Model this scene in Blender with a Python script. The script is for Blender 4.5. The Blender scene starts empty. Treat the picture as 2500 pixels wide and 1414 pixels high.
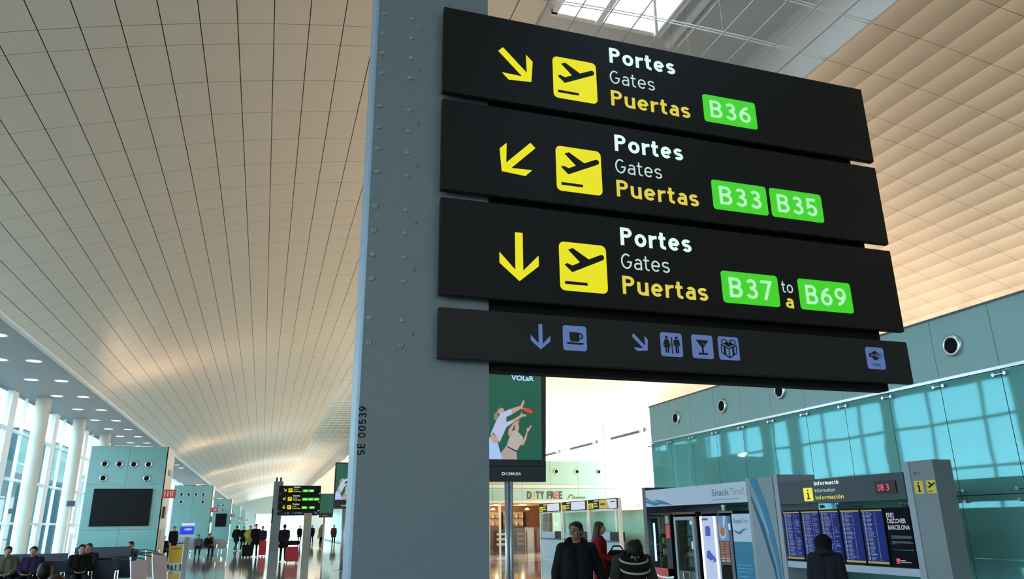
import bpy, math, random
from mathutils import Vector, Matrix, Euler
random.seed(7)
PI = math.pi
scene = bpy.context.scene
COL = scene.collection

# ---------------------------------------------------------------- camera
FPX, CX, CY = 1800.0, 1250.0, 707.0
cam_d = bpy.data.cameras.new('camera')
cam = bpy.data.objects.new('camera', cam_d)
COL.objects.link(cam)
cam_d.sensor_fit = 'HORIZONTAL'
cam_d.sensor_width = 36.0
cam_d.lens = 36.0 * FPX / 2500.0
cam_d.clip_start, cam_d.clip_end = 0.05, 1500
CAMR = Matrix(((0.95162364, -0.08131186, -0.29631204),
               (-0.30700041, -0.29170321, -0.90590286),
               (-0.01277452, 0.95304649, -0.30255444)))
cam.matrix_world = Matrix.Translation((0, 0, 1.65)) @ CAMR.to_4x4()
scene.camera = cam

# ---------------------------------------------------------------- light
scene.view_settings.view_transform = 'Standard'
scene.view_settings.look = 'None'
scene.view_settings.gamma = 1.0
scene.view_settings.use_curve_mapping = False
scene.view_settings.exposure = 1.62
scene.cycles.max_bounces = 8
scene.cycles.diffuse_bounces = 4
scene.cycles.glossy_bounces = 4
scene.cycles.transparent_max_bounces = 16
scene.cycles.sample_clamp_indirect = 6.0
scene.cycles.caustics_reflective = False
scene.cycles.caustics_refractive = False

world = bpy.data.worlds.new('sky')
scene.world = world
world.use_nodes = True
nt = world.node_tree
nt.nodes.clear()
wo = nt.nodes.new('ShaderNodeOutputWorld')
bg = nt.nodes.new('ShaderNodeBackground')
tc = nt.nodes.new('ShaderNodeTexCoord')
sx = nt.nodes.new('ShaderNodeSeparateXYZ')
rp = nt.nodes.new('ShaderNodeValToRGB')
nt.links.new(tc.outputs['Generated'], sx.inputs[0])
nt.links.new(sx.outputs['Z'], rp.inputs[0])
rp.color_ramp.elements[0].position = 0.0
rp.color_ramp.elements[0].color = (0.95, 0.98, 1.0, 1)
rp.color_ramp.elements[1].position = 0.9
rp.color_ramp.elements[1].color = (0.45, 0.68, 1.0, 1)
nt.links.new(rp.outputs[0], bg.inputs['Color'])
bg.inputs['Strength'].default_value = 2.6
nt.links.new(bg.outputs[0], wo.inputs['Surface'])

sun_d = bpy.data.lights.new('sun', 'SUN')
sun_d.energy = 9.0
sun_d.angle = math.radians(0.6)
sun_d.color = (1.0, 0.80, 0.60)
sun = bpy.data.objects.new('sun', sun_d)
COL.objects.link(sun)
sun.location = (80, -30, 40)
sun.rotation_euler = Vector((-0.86, -0.36, -0.36)).to_track_quat('-Z', 'Y').to_euler()

# ---------------------------------------------------------------- materials
MATS = {}


def mat(name, color=(0.5, 0.5, 0.5), rough=0.5, metal=0.0, emit=None, es=1.0, spec=0.5, noise=0.0, nscale=8.0):
    if name in MATS:
        return MATS[name]
    m = bpy.data.materials.new(name)
    m.use_nodes = True
    t = m.node_tree
    b = t.nodes['Principled BSDF']
    b.inputs['Base Color'].default_value = (*color, 1)
    b.inputs['Roughness'].default_value = rough
    b.inputs['Metallic'].default_value = metal
    b.inputs['Specular IOR Level'].default_value = spec
    if emit:
        b.inputs['Emission Color'].default_value = (*emit, 1)
        b.inputs['Emission Strength'].default_value = es
    if noise > 0:
        c = t.nodes.new('ShaderNodeTexCoord')
        n = t.nodes.new('ShaderNodeTexNoise')
        n.inputs['Scale'].default_value = nscale
        n.inputs['Detail'].default_value = 4
        t.links.new(c.outputs['Object'], n.inputs['Vector'])
        r = t.nodes.new('ShaderNodeValToRGB')
        lo = tuple(max(0, x * (1 - noise)) for x in color)
        hi = tuple(min(1, x * (1 + noise)) for x in color)
        r.color_ramp.elements[0].position = 0.3
        r.color_ramp.elements[1].position = 0.7
        r.color_ramp.elements[0].color = (*lo, 1)
        r.color_ramp.elements[1].color = (*hi, 1)
        t.links.new(n.outputs['Fac'], r.inputs[0])
        t.links.new(r.outputs[0], b.inputs['Base Color'])
    MATS[name] = m
    return m


def glass(name, tint, refl=0.08, rtint=(1, 1, 1)):
    m = bpy.data.materials.new(name)
    m.use_nodes = True
    t = m.node_tree
    t.nodes.clear()
    o = t.nodes.new('ShaderNodeOutputMaterial')
    mx = t.nodes.new('ShaderNodeMixShader')
    tr = t.nodes.new('ShaderNodeBsdfTransparent')
    gl = t.nodes.new('ShaderNodeBsdfGlossy')
    tr.inputs['Color'].default_value = (*tint, 1)
    gl.inputs['Color'].default_value = (*rtint, 1)
    gl.inputs['Roughness'].default_value = 0.02
    mx.inputs['Fac'].default_value = refl
    t.links.new(tr.outputs[0], mx.inputs[1])
    t.links.new(gl.outputs[0], mx.inputs[2])
    t.links.new(mx.outputs[0], o.inputs['Surface'])
    MATS[name] = m
    return m


def mirror_glass(name, base, refl, rtint, wave=0.0):
    """dark glass in front of an unlit room: body colour plus a tinted mirror"""
    m = bpy.data.materials.new(name)
    m.use_nodes = True
    t = m.node_tree
    t.nodes.clear()
    o = t.nodes.new('ShaderNodeOutputMaterial')
    mx = t.nodes.new('ShaderNodeMixShader')
    df = t.nodes.new('ShaderNodeBsdfDiffuse')
    gl = t.nodes.new('ShaderNodeBsdfGlossy')
    df.inputs['Color'].default_value = (*base, 1)
    gl.inputs['Color'].default_value = (*rtint, 1)
    gl.inputs['Roughness'].default_value = 0.03
    mx.inputs['Fac'].default_value = refl
    if wave:
        c = t.nodes.new('ShaderNodeTexCoord')
        n = t.nodes.new('ShaderNodeTexNoise')
        n.inputs['Scale'].default_value = 1.3
        n.inputs['Detail'].default_value = 1
        b = t.nodes.new('ShaderNodeBump')
        b.inputs['Strength'].default_value = wave
        b.inputs['Distance'].default_value = 0.02
        t.links.new(c.outputs['Object'], n.inputs['Vector'])
        t.links.new(n.outputs['Fac'], b.inputs['Height'])
        t.links.new(b.outputs[0], gl.inputs['Normal'])
    t.links.new(df.outputs[0], mx.inputs[1])
    t.links.new(gl.outputs[0], mx.inputs[2])
    t.links.new(mx.outputs[0], o.inputs['Surface'])
    MATS[name] = m
    return m


LITK = 0.295


def lit(name, c, s=1.0):
    """self-lit sign face or screen"""
    return mat(name, tuple(x * 0.25 for x in c), 0.5, 0, c, s * LITK)


PANEL = mat('ceiling panel', (0.68, 0.60, 0.505), 0.44, 0.45)
GAP = mat('ceiling gap', (0.12, 0.085, 0.055), 0.9)
WHITE = mat('white paint', (0.78, 0.78, 0.75), 0.45)
OFFWH = mat('warm white steel', (0.86, 0.83, 0.74), 0.4)
GREYP = mat('grey pillar paint', (0.135, 0.165, 0.180), 0.45, noise=0.04, nscale=30)
GREYE = mat('window-lit pillar edge', (0.17, 0.21, 0.27), 0.45)  # lighter and bluer than the post: window light painted into the colour
GREYL = mat('light grey', (0.26, 0.28, 0.32), 0.5, spec=.3)
GREYD = mat('dark grey', (0.07, 0.075, 0.085), 0.45)
BLACK = mat('black metal', (0.006, 0.007, 0.007), 0.42, spec=.2)
BLACKM = mat('matt black', (0.004, 0.004, 0.0045), 0.7, spec=.15)
SIGNF = mat('black sign face', (0.0055, 0.0065, 0.006), 0.4, spec=.14)
SIGNF2 = mat('unlit sign face', (0.013, 0.0135, 0.0125), 0.45, spec=.18)
STEEL = mat('brushed steel', (0.55, 0.56, 0.57), 0.3, 0.9)
CHROME = mat('chrome', (0.7, 0.7, 0.7), 0.12, 1.0)
POLEM = mat('satin grey pole', (0.33, 0.35, 0.39), 0.35, 0.6)
YEL = lit('lit yellow', (0.82, 0.76, 0.0), 0.95)
YELT = lit('lit yellow lettering', (0.80, 0.66, 0.06), 0.85)
WHT = lit('lit white lettering', (0.72, 0.95, 0.86), 1.0)
WHTD = lit('lit thin lettering', (0.60, 0.80, 0.74), 0.8)
GRN = lit('lit green', (0.045, 0.60, 0.012), 1.0)
GRNT = lit('pale green digits', (0.48, 0.93, 0.56), 0.9)
BLU = mat('faint glow blue pictogram', (0.11, 0.16, 0.36), 0.5, 0, (0.085, 0.14, 0.33), 0.16)  # this sign has no lamp; slight emission added to lift the blue
TEAL = mat('teal glass cladding', (0.17, 0.38, 0.365), 0.16, 0.0, spec=0.6)
BAND = mat('frosted teal panel', (0.22, 0.36, 0.35), 0.4, noise=0.03, nscale=2)
MINT = mat('pale mint glass', (0.42, 0.62, 0.53), 0.2)
WGLASS = glass('window glass', (0.80, 0.97, 1.0), 0.05)
CGLASS = glass('clear glass', (0.86, 0.97, 0.92), 0.07)
RWG = glass('right window glass', (0.97, 1.0, 0.97), 0.03)
DGLASS = glass('vending glass', (0.55, 0.68, 0.68), 0.045)
WALLG = mirror_glass('glass wall pane', (0.115, 0.29, 0.265), 0.08, (0.36, 0.86, 1.0), 0.05)
NAVY = mat('navy seat', (0.012, 0.015, 0.026), 0.65, spec=.25)
SKIN = mat('skin', (0.34, 0.18, 0.12), 0.55, spec=.25)
SKIN2 = mat('skin tan', (0.20, 0.10, 0.065), 0.55, spec=.25)

# ---------------------------------------------------------------- builders
ORG = {}


def lab(o, label, cat=None, group=None, kind=None):
    if label:
        o['label'] = label
    if cat:
        o['category'] = cat
    if group:
        o['group'] = group
    if kind:
        o['kind'] = kind
    return o


def thing(name, label, cat, loc=(0, 0, 0), group=None):
    o = bpy.data.objects.new(name, None)
    o.empty_display_size = 0.2
    COL.objects.link(o)
    o.location = loc
    ORG[o.name] = Vector(loc)
    return lab(o, label, cat, group)


def put(name, me, parent=None):
    o = bpy.data.objects.new(name, me)
    COL.objects.link(o)
    if parent is not None:
        o.parent = parent
        ORG[o.name] = ORG[parent.name].copy()
    else:
        ORG[o.name] = Vector((0, 0, 0))
    return o


class Fr:
    """a placed face: origin, right and up; points out along right x up"""

    def __init__(s, o, u, v):
        s.o, s.u, s.v = Vector(o), Vector(u).normalized(), Vector(v).normalized()
        s.n = s.u.cross(s.v)

    def pt(s, a, b, c=0.0):
        return s.o + s.u * a + s.v * b + s.n * c


class MB:
    def __init__(s):
        s.v, s.f, s.m = [], [], []

    def face(s, pts, m=0):
        k = len(s.v)
        s.v += [Vector(p) for p in pts]
        s.f.append(tuple(range(k, k + len(pts))))
        s.m.append(m)
        return s

    def box(s, a, b, m=0):
        x0, y0, z0 = (min(a[i], b[i]) for i in range(3))
        x1, y1, z1 = (max(a[i], b[i]) for i in range(3))
        k = len(s.v)
        s.v += [Vector(p) for p in ((x0, y0, z0), (x1, y0, z0), (x1, y1, z0), (x0, y1, z0),
                                    (x0, y0, z1), (x1, y0, z1), (x1, y1, z1), (x0, y1, z1))]
        for q in ((0, 3, 2, 1), (4, 5, 6, 7), (0, 1, 5, 4), (1, 2, 6, 5), (2, 3, 7, 6), (3, 0, 4, 7)):
            s.f.append(tuple(k + i for i in q))
            s.m.append(m)
        return s

    def prism(s, fr, poly, n0, n1, m=0):
        k, n = len(s.v), len(poly)
        s.v += [fr.pt(a, b, n0) for a, b in poly] + [fr.pt(a, b, n1) for a, b in poly]
        s.f.append(tuple(k + i for i in reversed(range(n))))
        s.f.append(tuple(k + n + i for i in range(n)))
        s.m += [m, m]
        for i in range(n):
            j = (i + 1) % n
            s.f.append((k + i, k + j, k + n + j, k + n + i))
            s.m.append(m)
        return s

    def rect(s, fr, u0, v0, u1, v1, n0=0.0, n1=0.004, m=0):
        return s.prism(fr, [(u0, v0), (u1, v0), (u1, v1), (u0, v1)], n0, n1, m)

    def tube(s, p, q, r, r2=None, n=10, m=0, caps=True):
        p, q = Vector(p), Vector(q)
        r2 = r if r2 is None else r2
        d = (q - p).normalized()
        a = d.orthogonal().normalized()
        b = d.cross(a)
        k = len(s.v)
        for c, rr in ((p, r), (q, r2)):
            s.v += [c + (a * math.cos(2 * PI * i / n) + b * math.sin(2 * PI * i / n)) * rr for i in range(n)]
        for i in range(n):
            j = (i + 1) % n
            s.f.append((k + i, k + j, k + n + j, k + n + i))
            s.m.append(m)
        if caps:
            s.f.append(tuple(k + i for i in reversed(range(n))))
            s.f.append(tuple(k + n + i for i in range(n)))
            s.m += [m, m]
        return s

    def path(s, pts, r, n=8, m=0):
        for a, b in zip(pts, pts[1:]):
            s.tube(a, b, r, r, n, m)
        return s

    def lathe(s, o, axis, prof, n=20, m=0):
        o, d = Vector(o), Vector(axis).normalized()
        a = d.orthogonal().normalized()
        b = d.cross(a)
        k = len(s.v)
        for r, h in prof:
            s.v += [o + d * h + (a * math.cos(2 * PI * i / n) + b * math.sin(2 * PI * i / n)) * r for i in range(n)]
        for q in range(len(prof) - 1):
            for i in range(n):
                j = (i + 1) % n
                s.f.append((k + q * n + i, k + q * n + j, k + (q + 1) * n + j, k + (q + 1) * n + i))
                s.m.append(m)
        return s

    def ell(s, c, r, M=None, nu=14, nv=9, m=0):
        k = len(s.v)
        c = Vector(c)
        if isinstance(r, (int, float)):
            r = (r, r, r)
        ring = []
        for j in range(1, nv):
            th = PI * j / nv
            for i in range(nu):
                p = Vector((r[0] * math.sin(th) * math.cos(2 * PI * i / nu), r[1] * math.sin(th) * math.sin(2 * PI * i / nu), r[2] * math.cos(th)))
                ring.append(c + (M @ p if M else p))
        top, bot = Vector((0, 0, r[2])), Vector((0, 0, -r[2]))
        s.v += ring + [c + (M @ top if M else top), c + (M @ bot if M else bot)]
        T, B = k + len(ring), k + len(ring) + 1
        for i in range(nu):
            i2 = (i + 1) % nu
            s.f.append((T, k + i, k + i2))
            s.f.append((B, k + (nv - 2) * nu + i2, k + (nv - 2) * nu + i))
            s.m += [m, m]
            for j in range(nv - 2):
                s.f.append((k + j * nu + i, k + (j + 1) * nu + i, k + (j + 1) * nu + i2, k + j * nu + i2))
                s.m.append(m)
        return s

    def cap(s, p, q, r, r2=None, n=12, m=0):
        r2 = r if r2 is None else r2
        s.tube(p, q, r, r2, n, m)
        s.ell(p, r, None, n, 8, m)
        s.ell(q, r2, None, n, 8, m)
        return s

    def build(s, name, mats, parent=None, smooth=False):
        if not isinstance(mats, (list, tuple)):
            mats = [mats]
        o = ORG[parent.name] if parent is not None else Vector((0, 0, 0))
        me = bpy.data.meshes.new(name)
        me.from_pydata([tuple(p - o) for p in s.v], [], s.f)
        for mm in mats:
            me.materials.append(mm)
        if len(mats) > 1:
            me.polygons.foreach_set('material_index', s.m)
        if smooth:
            me.polygons.foreach_set('use_smooth', [True] * len(me.polygons))
        me.update()
        return put(name, me, parent)


def copy_tree(o, loc, label=None, group=None):
    c = o.copy()
    COL.objects.link(c)
    c.location = loc
    ORG[c.name] = Vector(loc)
    if label:
        c['label'] = label
    if group:
        c['group'] = group
    for ch in list(o.children):
        d = ch.copy()
        COL.objects.link(d)
        d.parent = c
        for g in list(ch.children):
            e = g.copy()
            COL.objects.link(e)
            e.parent = d
    return c


def structure(o):
    o['kind'] = 'structure'
    return o


def rrect(u0, v0, u1, v1, r, n=5):
    pts = []
    for cx, cy, a0 in ((u1 - r, v0 + r, -90), (u1 - r, v1 - r, 0), (u0 + r, v1 - r, 90), (u0 + r, v0 + r, 180)):
        for i in range(n + 1):
            a = math.radians(a0 + 90 * i / n)
            pts.append((cx + r * math.cos(a), cy + r * math.sin(a)))
    return pts


def disc(cu, cv, r, n=16, ry=None):
    ry = r if ry is None else ry
    return [(cu + r * math.cos(2 * PI * i / n), cv + ry * math.sin(2 * PI * i / n)) for i in range(n)]


def bar2(a, b, w):
    dx, dy = b[0] - a[0], b[1] - a[1]
    l = math.hypot(dx, dy)
    ox, oy = -dy / l * w / 2, dx / l * w / 2
    return [(a[0] - ox, a[1] - oy), (b[0] - ox, b[1] - oy), (b[0] + ox, b[1] + oy), (a[0] + ox, a[1] + oy)]


TXT = {}


def glyphs(body, bold):
    if (body, bold) in TXT:
        return TXT[(body, bold)]
    cu = bpy.data.curves.new('lettering', 'FONT')
    cu.body = body
    cu.size = 1.0
    cu.offset = bold
    cu.resolution_u = 3
    ob = bpy.data.objects.new('lettering', cu)
    me = bpy.data.meshes.new_from_object(ob)
    v = [tuple(p.co) for p in me.vertices]
    f = [tuple(p.vertices) for p in me.polygons]
    bpy.data.objects.remove(ob)
    bpy.data.curves.remove(cu)
    bpy.data.meshes.remove(me)
    TXT[(body, bold)] = (v, f)
    return v, f


def cap_height(bold):
    v, f = glyphs('H', bold)
    return max(p[1] for p in v) - min(p[1] for p in v)


def stroke_glyph(ch, w):
    """centre lines of a plain sans letter, capital height 1, stroke w; returns (lines, advance)"""
    h, X = w / 2, .73

    def arc(cx, cy, rx, ry, a0, a1, k=18):
        return [(cx + rx * math.cos(math.radians(a0 + (a1 - a0) * i / k)), cy + ry * math.sin(math.radians(a0 + (a1 - a0) * i / k))) for i in range(k + 1)]
    if ch in 'oó':
        L = [arc(.31, X / 2, .31 - h, X / 2 - h, 0, 360, 30)]
        if ch == 'ó':
            L.append([(.26, .80), (.40, 1.0)])
        return L, .62
    if ch == 'e':
        return [[(h, X / 2), (.60 - h, X / 2)], arc(.30, X / 2, .30 - h, X / 2 - h, 0, 318, 26)], .60
    if ch == 'c':
        return [arc(.29, X / 2, .29 - h, X / 2 - h, 48, 312, 24)], .54
    if ch == 'a':
        r = .21
        return [[(.53 - h, 0), (.53 - h, X - .24)] + arc(.29, X - .24, .24 - h, .24 - h, 0, 150, 12),
                [(.53 - h, .43 - h * .3), (.24, .43 - h * .3)] + arc(.24, .215 - h * .15 + h * .5, .24 - h, .215 - h * .65, 90, 270, 14)[1:] + [(.30, h), (.53 - h, .14)]], .53
    if ch in 'sS':
        top, wd = (X, .52) if ch == 's' else (1.0, .60)
        ry = (top - 2 * h) / 4
        c = wd / 2
        return [arc(c, top - h - ry, c - h, ry, 28, 270, 18) + arc(c, h + ry, c - h, ry, 90, -152, 18)[1:]], wd
    if ch == 'r':
        return [[(h, 0), (h, X)], arc(.40, X - .33, .40 - h, .33 - h, 180, 84, 10)], .41
    if ch == 't':
        return [[(.14, .95), (.14, .20)] + arc(.14 + .17, .20, .17, .20 - h, 180, 285, 8)[1:], [(-.02, X - h), (.36, X - h)]], .37
    if ch == 'u':
        c = .285
        return [[(h, X), (h, .29)] + arc(c, .29, c - h, .29 - h, 180, 360, 14)[1:], [(2 * c - h, X), (2 * c - h, 0)]], .57
    if ch in 'nm':
        c = .285 if ch == 'n' else .25
        L = [[(h, 0), (h, X)], arc(c, X - .29, c - h, .29 - h, 180, 0, 14) + [(2 * c - h, 0)]]
        if ch == 'm':
            L.append(arc(3 * c - w, X - .29, c - h, .29 - h, 180, 0, 14) + [(4 * c - w - h, 0)])
        return L, .57 if ch == 'n' else 4 * c - w
    if ch == 'f':
        return [[(.16, 0), (.16, .80)] + arc(.34, .80, .18, .20 - h, 180, 80, 8)[1:], [(-.0, X - h), (.36, X - h)]], .37
    if ch == 'i':
        return [[(h, 0), (h, X)], [(h, .84), (h, .84 + w)]], w
    if ch == 'I':
        return [[(h, 0), (h, 1)]], w
    if ch == 'P':
        return [[(h, 0), (h, 1)], [(h, 1 - h), (.32, 1 - h)] + arc(.32, .72, .60 - .32 - h, .28 - h, 90, -90, 14)[1:] + [(h, .44 + h)]], .60
    if ch == 'B':
        return [[(h, 0), (h, 1)], [(h, 1 - h), (.34, 1 - h)] + arc(.34, .755 - h * .25, .23 - h * .8, .245 - h * .75, 90, -90, 12)[1:] + [(h, .51)],
                [(.30, .51), (.35, .51)] + arc(.35, .255 + h * .5, .27 - h, .255 - h * .5, 90, -90, 12)[1:] + [(h, h)]], .62
    if ch == 'G':
        return [arc(.36, .5, .36 - h, .5 - h, 50, 352, 28) + [(.72 - h, .46), (.40, .46)]], .72
    if ch == 'E':
        return [[(h, 0), (h, 1)], [(h, 1 - h), (.52, 1 - h)], [(h, .51), (.48, .51)], [(h, h), (.52, h)]], .54
    if ch == '0':
        return [arc(.30, .5, .30 - h, .5 - h, 0, 360, 30)], .60
    if ch == '3':
        return [arc(.28, .755 - h * .25, .25 - h, .245 - h * .75, 155, -90, 16) + [(.22, .51)], [(.22, .51), (.28, .51)] + arc(.28, .255 + h * .5, .29 - h, .255 - h * .5, 90, -155, 18)[1:]], .57
    if ch in '69':
        L = [arc(.30, .32, .30 - h, .32 - h, 0, 360, 26), arc(.66, .33, .66 - h, .67 - h, 180, 108, 12)]
        if ch == '9':
            L = [[(.60 - x, 1 - y) for x, y in l] for l in L]
        return L, .60
    if ch == '5':
        return [[(.52, 1 - h), (.10 + h * .4, 1 - h), (.07 + h * .6, .50)] + arc(.28, .325, .29 - h, .325 - h, 128, -155, 18)], .57
    if ch == '7':
        return [[(0, 1 - h), (.55 - h, 1 - h), (.17, 0)]], .56
    return None, .30


def ribbon(pts, w):
    n = len(pts)
    closed = math.dist(pts[0], pts[-1]) < 1e-6
    if closed:
        pts = pts[:-1]
        n -= 1
    out = []
    for i in range(n):
        a = pts[(i - 1) % n] if (closed or i > 0) else None
        b = pts[(i + 1) % n] if (closed or i < n - 1) else None
        p = pts[i]
        d = []
        for q0, q1 in ((a, p), (p, b)):
            if q0 is not None and q1 is not None and math.dist(q0, q1) > 1e-7:
                l = math.dist(q0, q1)
                d.append(((q1[0] - q0[0]) / l, (q1[1] - q0[1]) / l))
        if len(d) == 2:
            nx, ny = -(d[0][1] + d[1][1]), d[0][0] + d[1][0]
            l = math.hypot(nx, ny) or 1
            nx, ny = nx / l, ny / l
            k = 1 / max(.45, nx * -d[0][1] + ny * d[0][0])
        else:
            nx, ny, k = -d[0][1], d[0][0], 1
        out.append(((p[0] + nx * w / 2 * k, p[1] + ny * w / 2 * k), (p[0] - nx * w / 2 * k, p[1] - ny * w / 2 * k)))
    q = []
    for i in range(n if closed else n - 1):
        j = (i + 1) % n
        q.append((out[i][1], out[j][1], out[j][0], out[i][0]))
    return q


def stext(name, body, fr, u, v, h, m, parent, w=None, weight=.16, n=.002, up=False, gap=.13, each=False):
    quads = []
    x = 0.0
    spans = []
    for ch in body:
        L, adv = stroke_glyph(ch, weight)
        k0 = len(quads)
        if L:
            for l in L:
                quads += [[(x + px, py) for px, py in qd] for qd in ribbon(l, weight)]
        x += adv + gap
        spans.append((k0, len(quads)))
    tot = x - gap
    sxx = w / tot if w else h
    if each:
        for k0, k1 in spans:
            mb = MB()
            for qd in quads[k0:k1]:
                mb.face([fr.pt(u + px * sxx, v + py * h, n) for px, py in qd])
            mb.build(name, m, parent)
        return None
    mb = MB()
    for qd in quads:
        mb.face([fr.pt(u - py * h, v + px * sxx, n) if up else fr.pt(u + px * sxx, v + py * h, n) for px, py in qd])
    return mb.build(name, m, parent)


def text(name, body, fr, u, v, h, m, parent, w=None, bold=0.0, n=0.002, up=False, centre=False):
    """flat lettering on face fr: baseline start (u, v), capital height h, width w"""
    V, F = glyphs(body, bold)
    sy = h / cap_height(bold)
    x0 = min(p[0] for p in V)
    x1 = max(p[0] for p in V)
    sxx = (w / (x1 - x0)) if w else sy
    mb = MB()
    off = -(x1 - x0) * sxx / 2 if centre else 0
    for p in V:
        a, b = (p[0] - x0) * sxx + off, p[1] * sy
        mb.v.append(fr.pt(u - b, v + a, n) if up else fr.pt(u + a, v + b, n))
    mb.f = list(F)
    mb.m = [0] * len(F)
    return mb.build(name, m, parent)


# ================================================================ SETTING
# ceiling: a long shallow barrel vault of 0.6 x 1.22 m panels
XS, HS = [], []


def vault():
    s = 0.6
    phi = lambda um: 0.02746825 - 0.30135785 * um + 0.02390863 * um * um
    x, h = 6.03482223, 9.1315313
    P = {20: (x, h)}
    for i in range(20, 52):
        a = phi((i + .5 - 20) / 20)
        x, h = x + s * math.cos(a), h + s * math.sin(a)
        P[i + 1] = (x, h)
    x, h = P[20]
    for i in range(19, -6, -1):
        a = phi((i + .5 - 20) / 20)
        x, h = x - s * math.cos(a), h - s * math.sin(a)
        P[i] = (x, h)
    return [(P[i][0], P[i][1] + 1.65) for i in sorted(P)]


NODES = [p for p in vault() if p[0] <= 22.6]
Y0, Y1 = -22.0, 235.0


def wave(y, x=0.0):
    """gentle lengthwise undulation of the vault, dying out at the left soffit"""
    if y < 14:
        return 0.0
    amp = (0.05 + 0.17 * max(0.0, min(1.0, (y - 48) / 40))) * min(1.0, (y - 14) / 30)
    return amp * (math.cos(2 * PI * (y - 14) / 33.0) - 1) * max(0.0, min(1.0, (x + 7.75) / 3.5))


ys = []
k0 = 12.2
b = -4
while True:
    base = k0 + 9.15 * b
    cuts = [base] + [base + 1.2229 * i for i in range(1, 8)]
    ys += [c for c in cuts if c > Y0]
    b += 1
    if base > Y1:
        break
rows = []
for a, c in zip(ys, ys[1:]):
    rows.append((a, c))
    rows.append
# the narrow half panel at the end of each bay
rows2 = []
for a, c in rows:
    rows2.append((a, c))
rows = rows2
SKX0, SKX1 = 4.2, 10.26
mb = MB()
for (xa, za), (xb, zb) in zip(NODES, NODES[1:]):
    mid = (xa + xb) / 2
    if SKX0 < mid < SKX1 or xa < -8.0:
        continue
    L = math.hypot(xb - xa, zb - za)
    g = 0.0075 / L
    sag = 0.0 if mid < SKX1 else 0.011
    prof = []
    for t in ((g, 1 - g) if sag == 0 else (g, 0.12, 0.28, 0.45, 0.62, 0.8, 1 - g)):
        d = sag * (1.0 - 4 * t * (1 - t) + .6 * t) if sag else 0
        prof.append((xa + (xb - xa) * t, za + (zb - za) * t - d + (sag * 0.5 if sag else 0)))
    for (ya, yb) in rows:
        p0, p1 = ya + 0.0045, yb - 0.0045
        for (x0_, z0_), (x1_, z1_) in zip(prof, prof[1:]):
            k = len(mb.v)
            mb.v += [Vector((x0_, p0, z0_ + wave(ya, x0_))), Vector((x1_, p0, z1_ + wave(ya, x1_))),
                     Vector((x1_, p1, z1_ + wave(yb, x1_))), Vector((x0_, p1, z0_ + wave(yb, x0_)))]
            mb.f.append((k, k + 3, k + 2, k + 1))
            mb.m.append(0)
for (xa, za), (xb, zb) in zip(NODES, NODES[1:]):
    if SKX0 < (xa + xb) / 2 < SKX1 or xa < -8.0:
        continue
    for i in range(0, len(ys) - 1, 4):
        j = min(i + 4, len(ys) - 1)
        e = 0.06
        k = len(mb.v)
        mb.v += [Vector((xa, ys[i], za + e + wave(ys[i], xa))), Vector((xb, ys[i], zb + e + wave(ys[i], xb))),
                 Vector((xb, ys[j], zb + e + wave(ys[j], xb))), Vector((xa, ys[j], za + e + wave(ys[j], xa)))]
        mb.f.append((k, k + 3, k + 2, k + 1))
        mb.m.append(1)
structure(mb.build('ceiling', [PANEL, GAP]))
SOX, SOZ = NODES[0][0], NODES[0][1]
for x, z in NODES:
    if x < -7.4:
        SOX, SOZ = x, z

# left soffit with recessed downlights
WLX = -11.4
VX, VZ = [p for p in NODES if p[0] >= -8.0][0]
SOZ = 7.75
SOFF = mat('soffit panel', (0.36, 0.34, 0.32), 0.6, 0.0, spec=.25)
mb = MB()
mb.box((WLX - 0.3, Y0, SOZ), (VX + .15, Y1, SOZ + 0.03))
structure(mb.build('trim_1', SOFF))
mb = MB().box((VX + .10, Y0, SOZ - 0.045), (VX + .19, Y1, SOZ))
structure(mb.build('trim_2', WHITE))

# skylight recess: white shaft over the opening
SKT = 12.3
mb = MB()
zl = [z for x, z in NODES if x <= SKX0 + .1][-1]
zr = [z for x, z in NODES if x >= SKX1 - .1][0]
xl = [x for x, z in NODES if x <= SKX0 + .1][-1]
xr = [x for x, z in NODES if x >= SKX1 - .1][0]
mb.box((xl - 0.05, Y0, zl - 0.02), (xl, Y1, SKT))
mb.box((xr, Y0, zr - 0.02), (xr + 0.05, Y1, SKT))
OPEN = [(-20, -2.0), (5.0, 12.5)]  # first opening is unseen, lengthened to brighten the near ceiling
cur = Y0
for a, c in OPEN:
    mb.box((xl, cur, SKT), (xr, a, SKT + 0.08))
    mb.box((xl, a, SKT), (5.2, c, SKT + 0.08))
    mb.box((7.55, a, SKT), (xr, c, SKT + 0.08))
    cur = c
mb.box((xl, cur, SKT), (xr, Y1, SKT + 0.08))
structure(mb.build('ceiling.001', mat('skylight shaft paint', (0.62, 0.62, 0.60), 0.6)))
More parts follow.
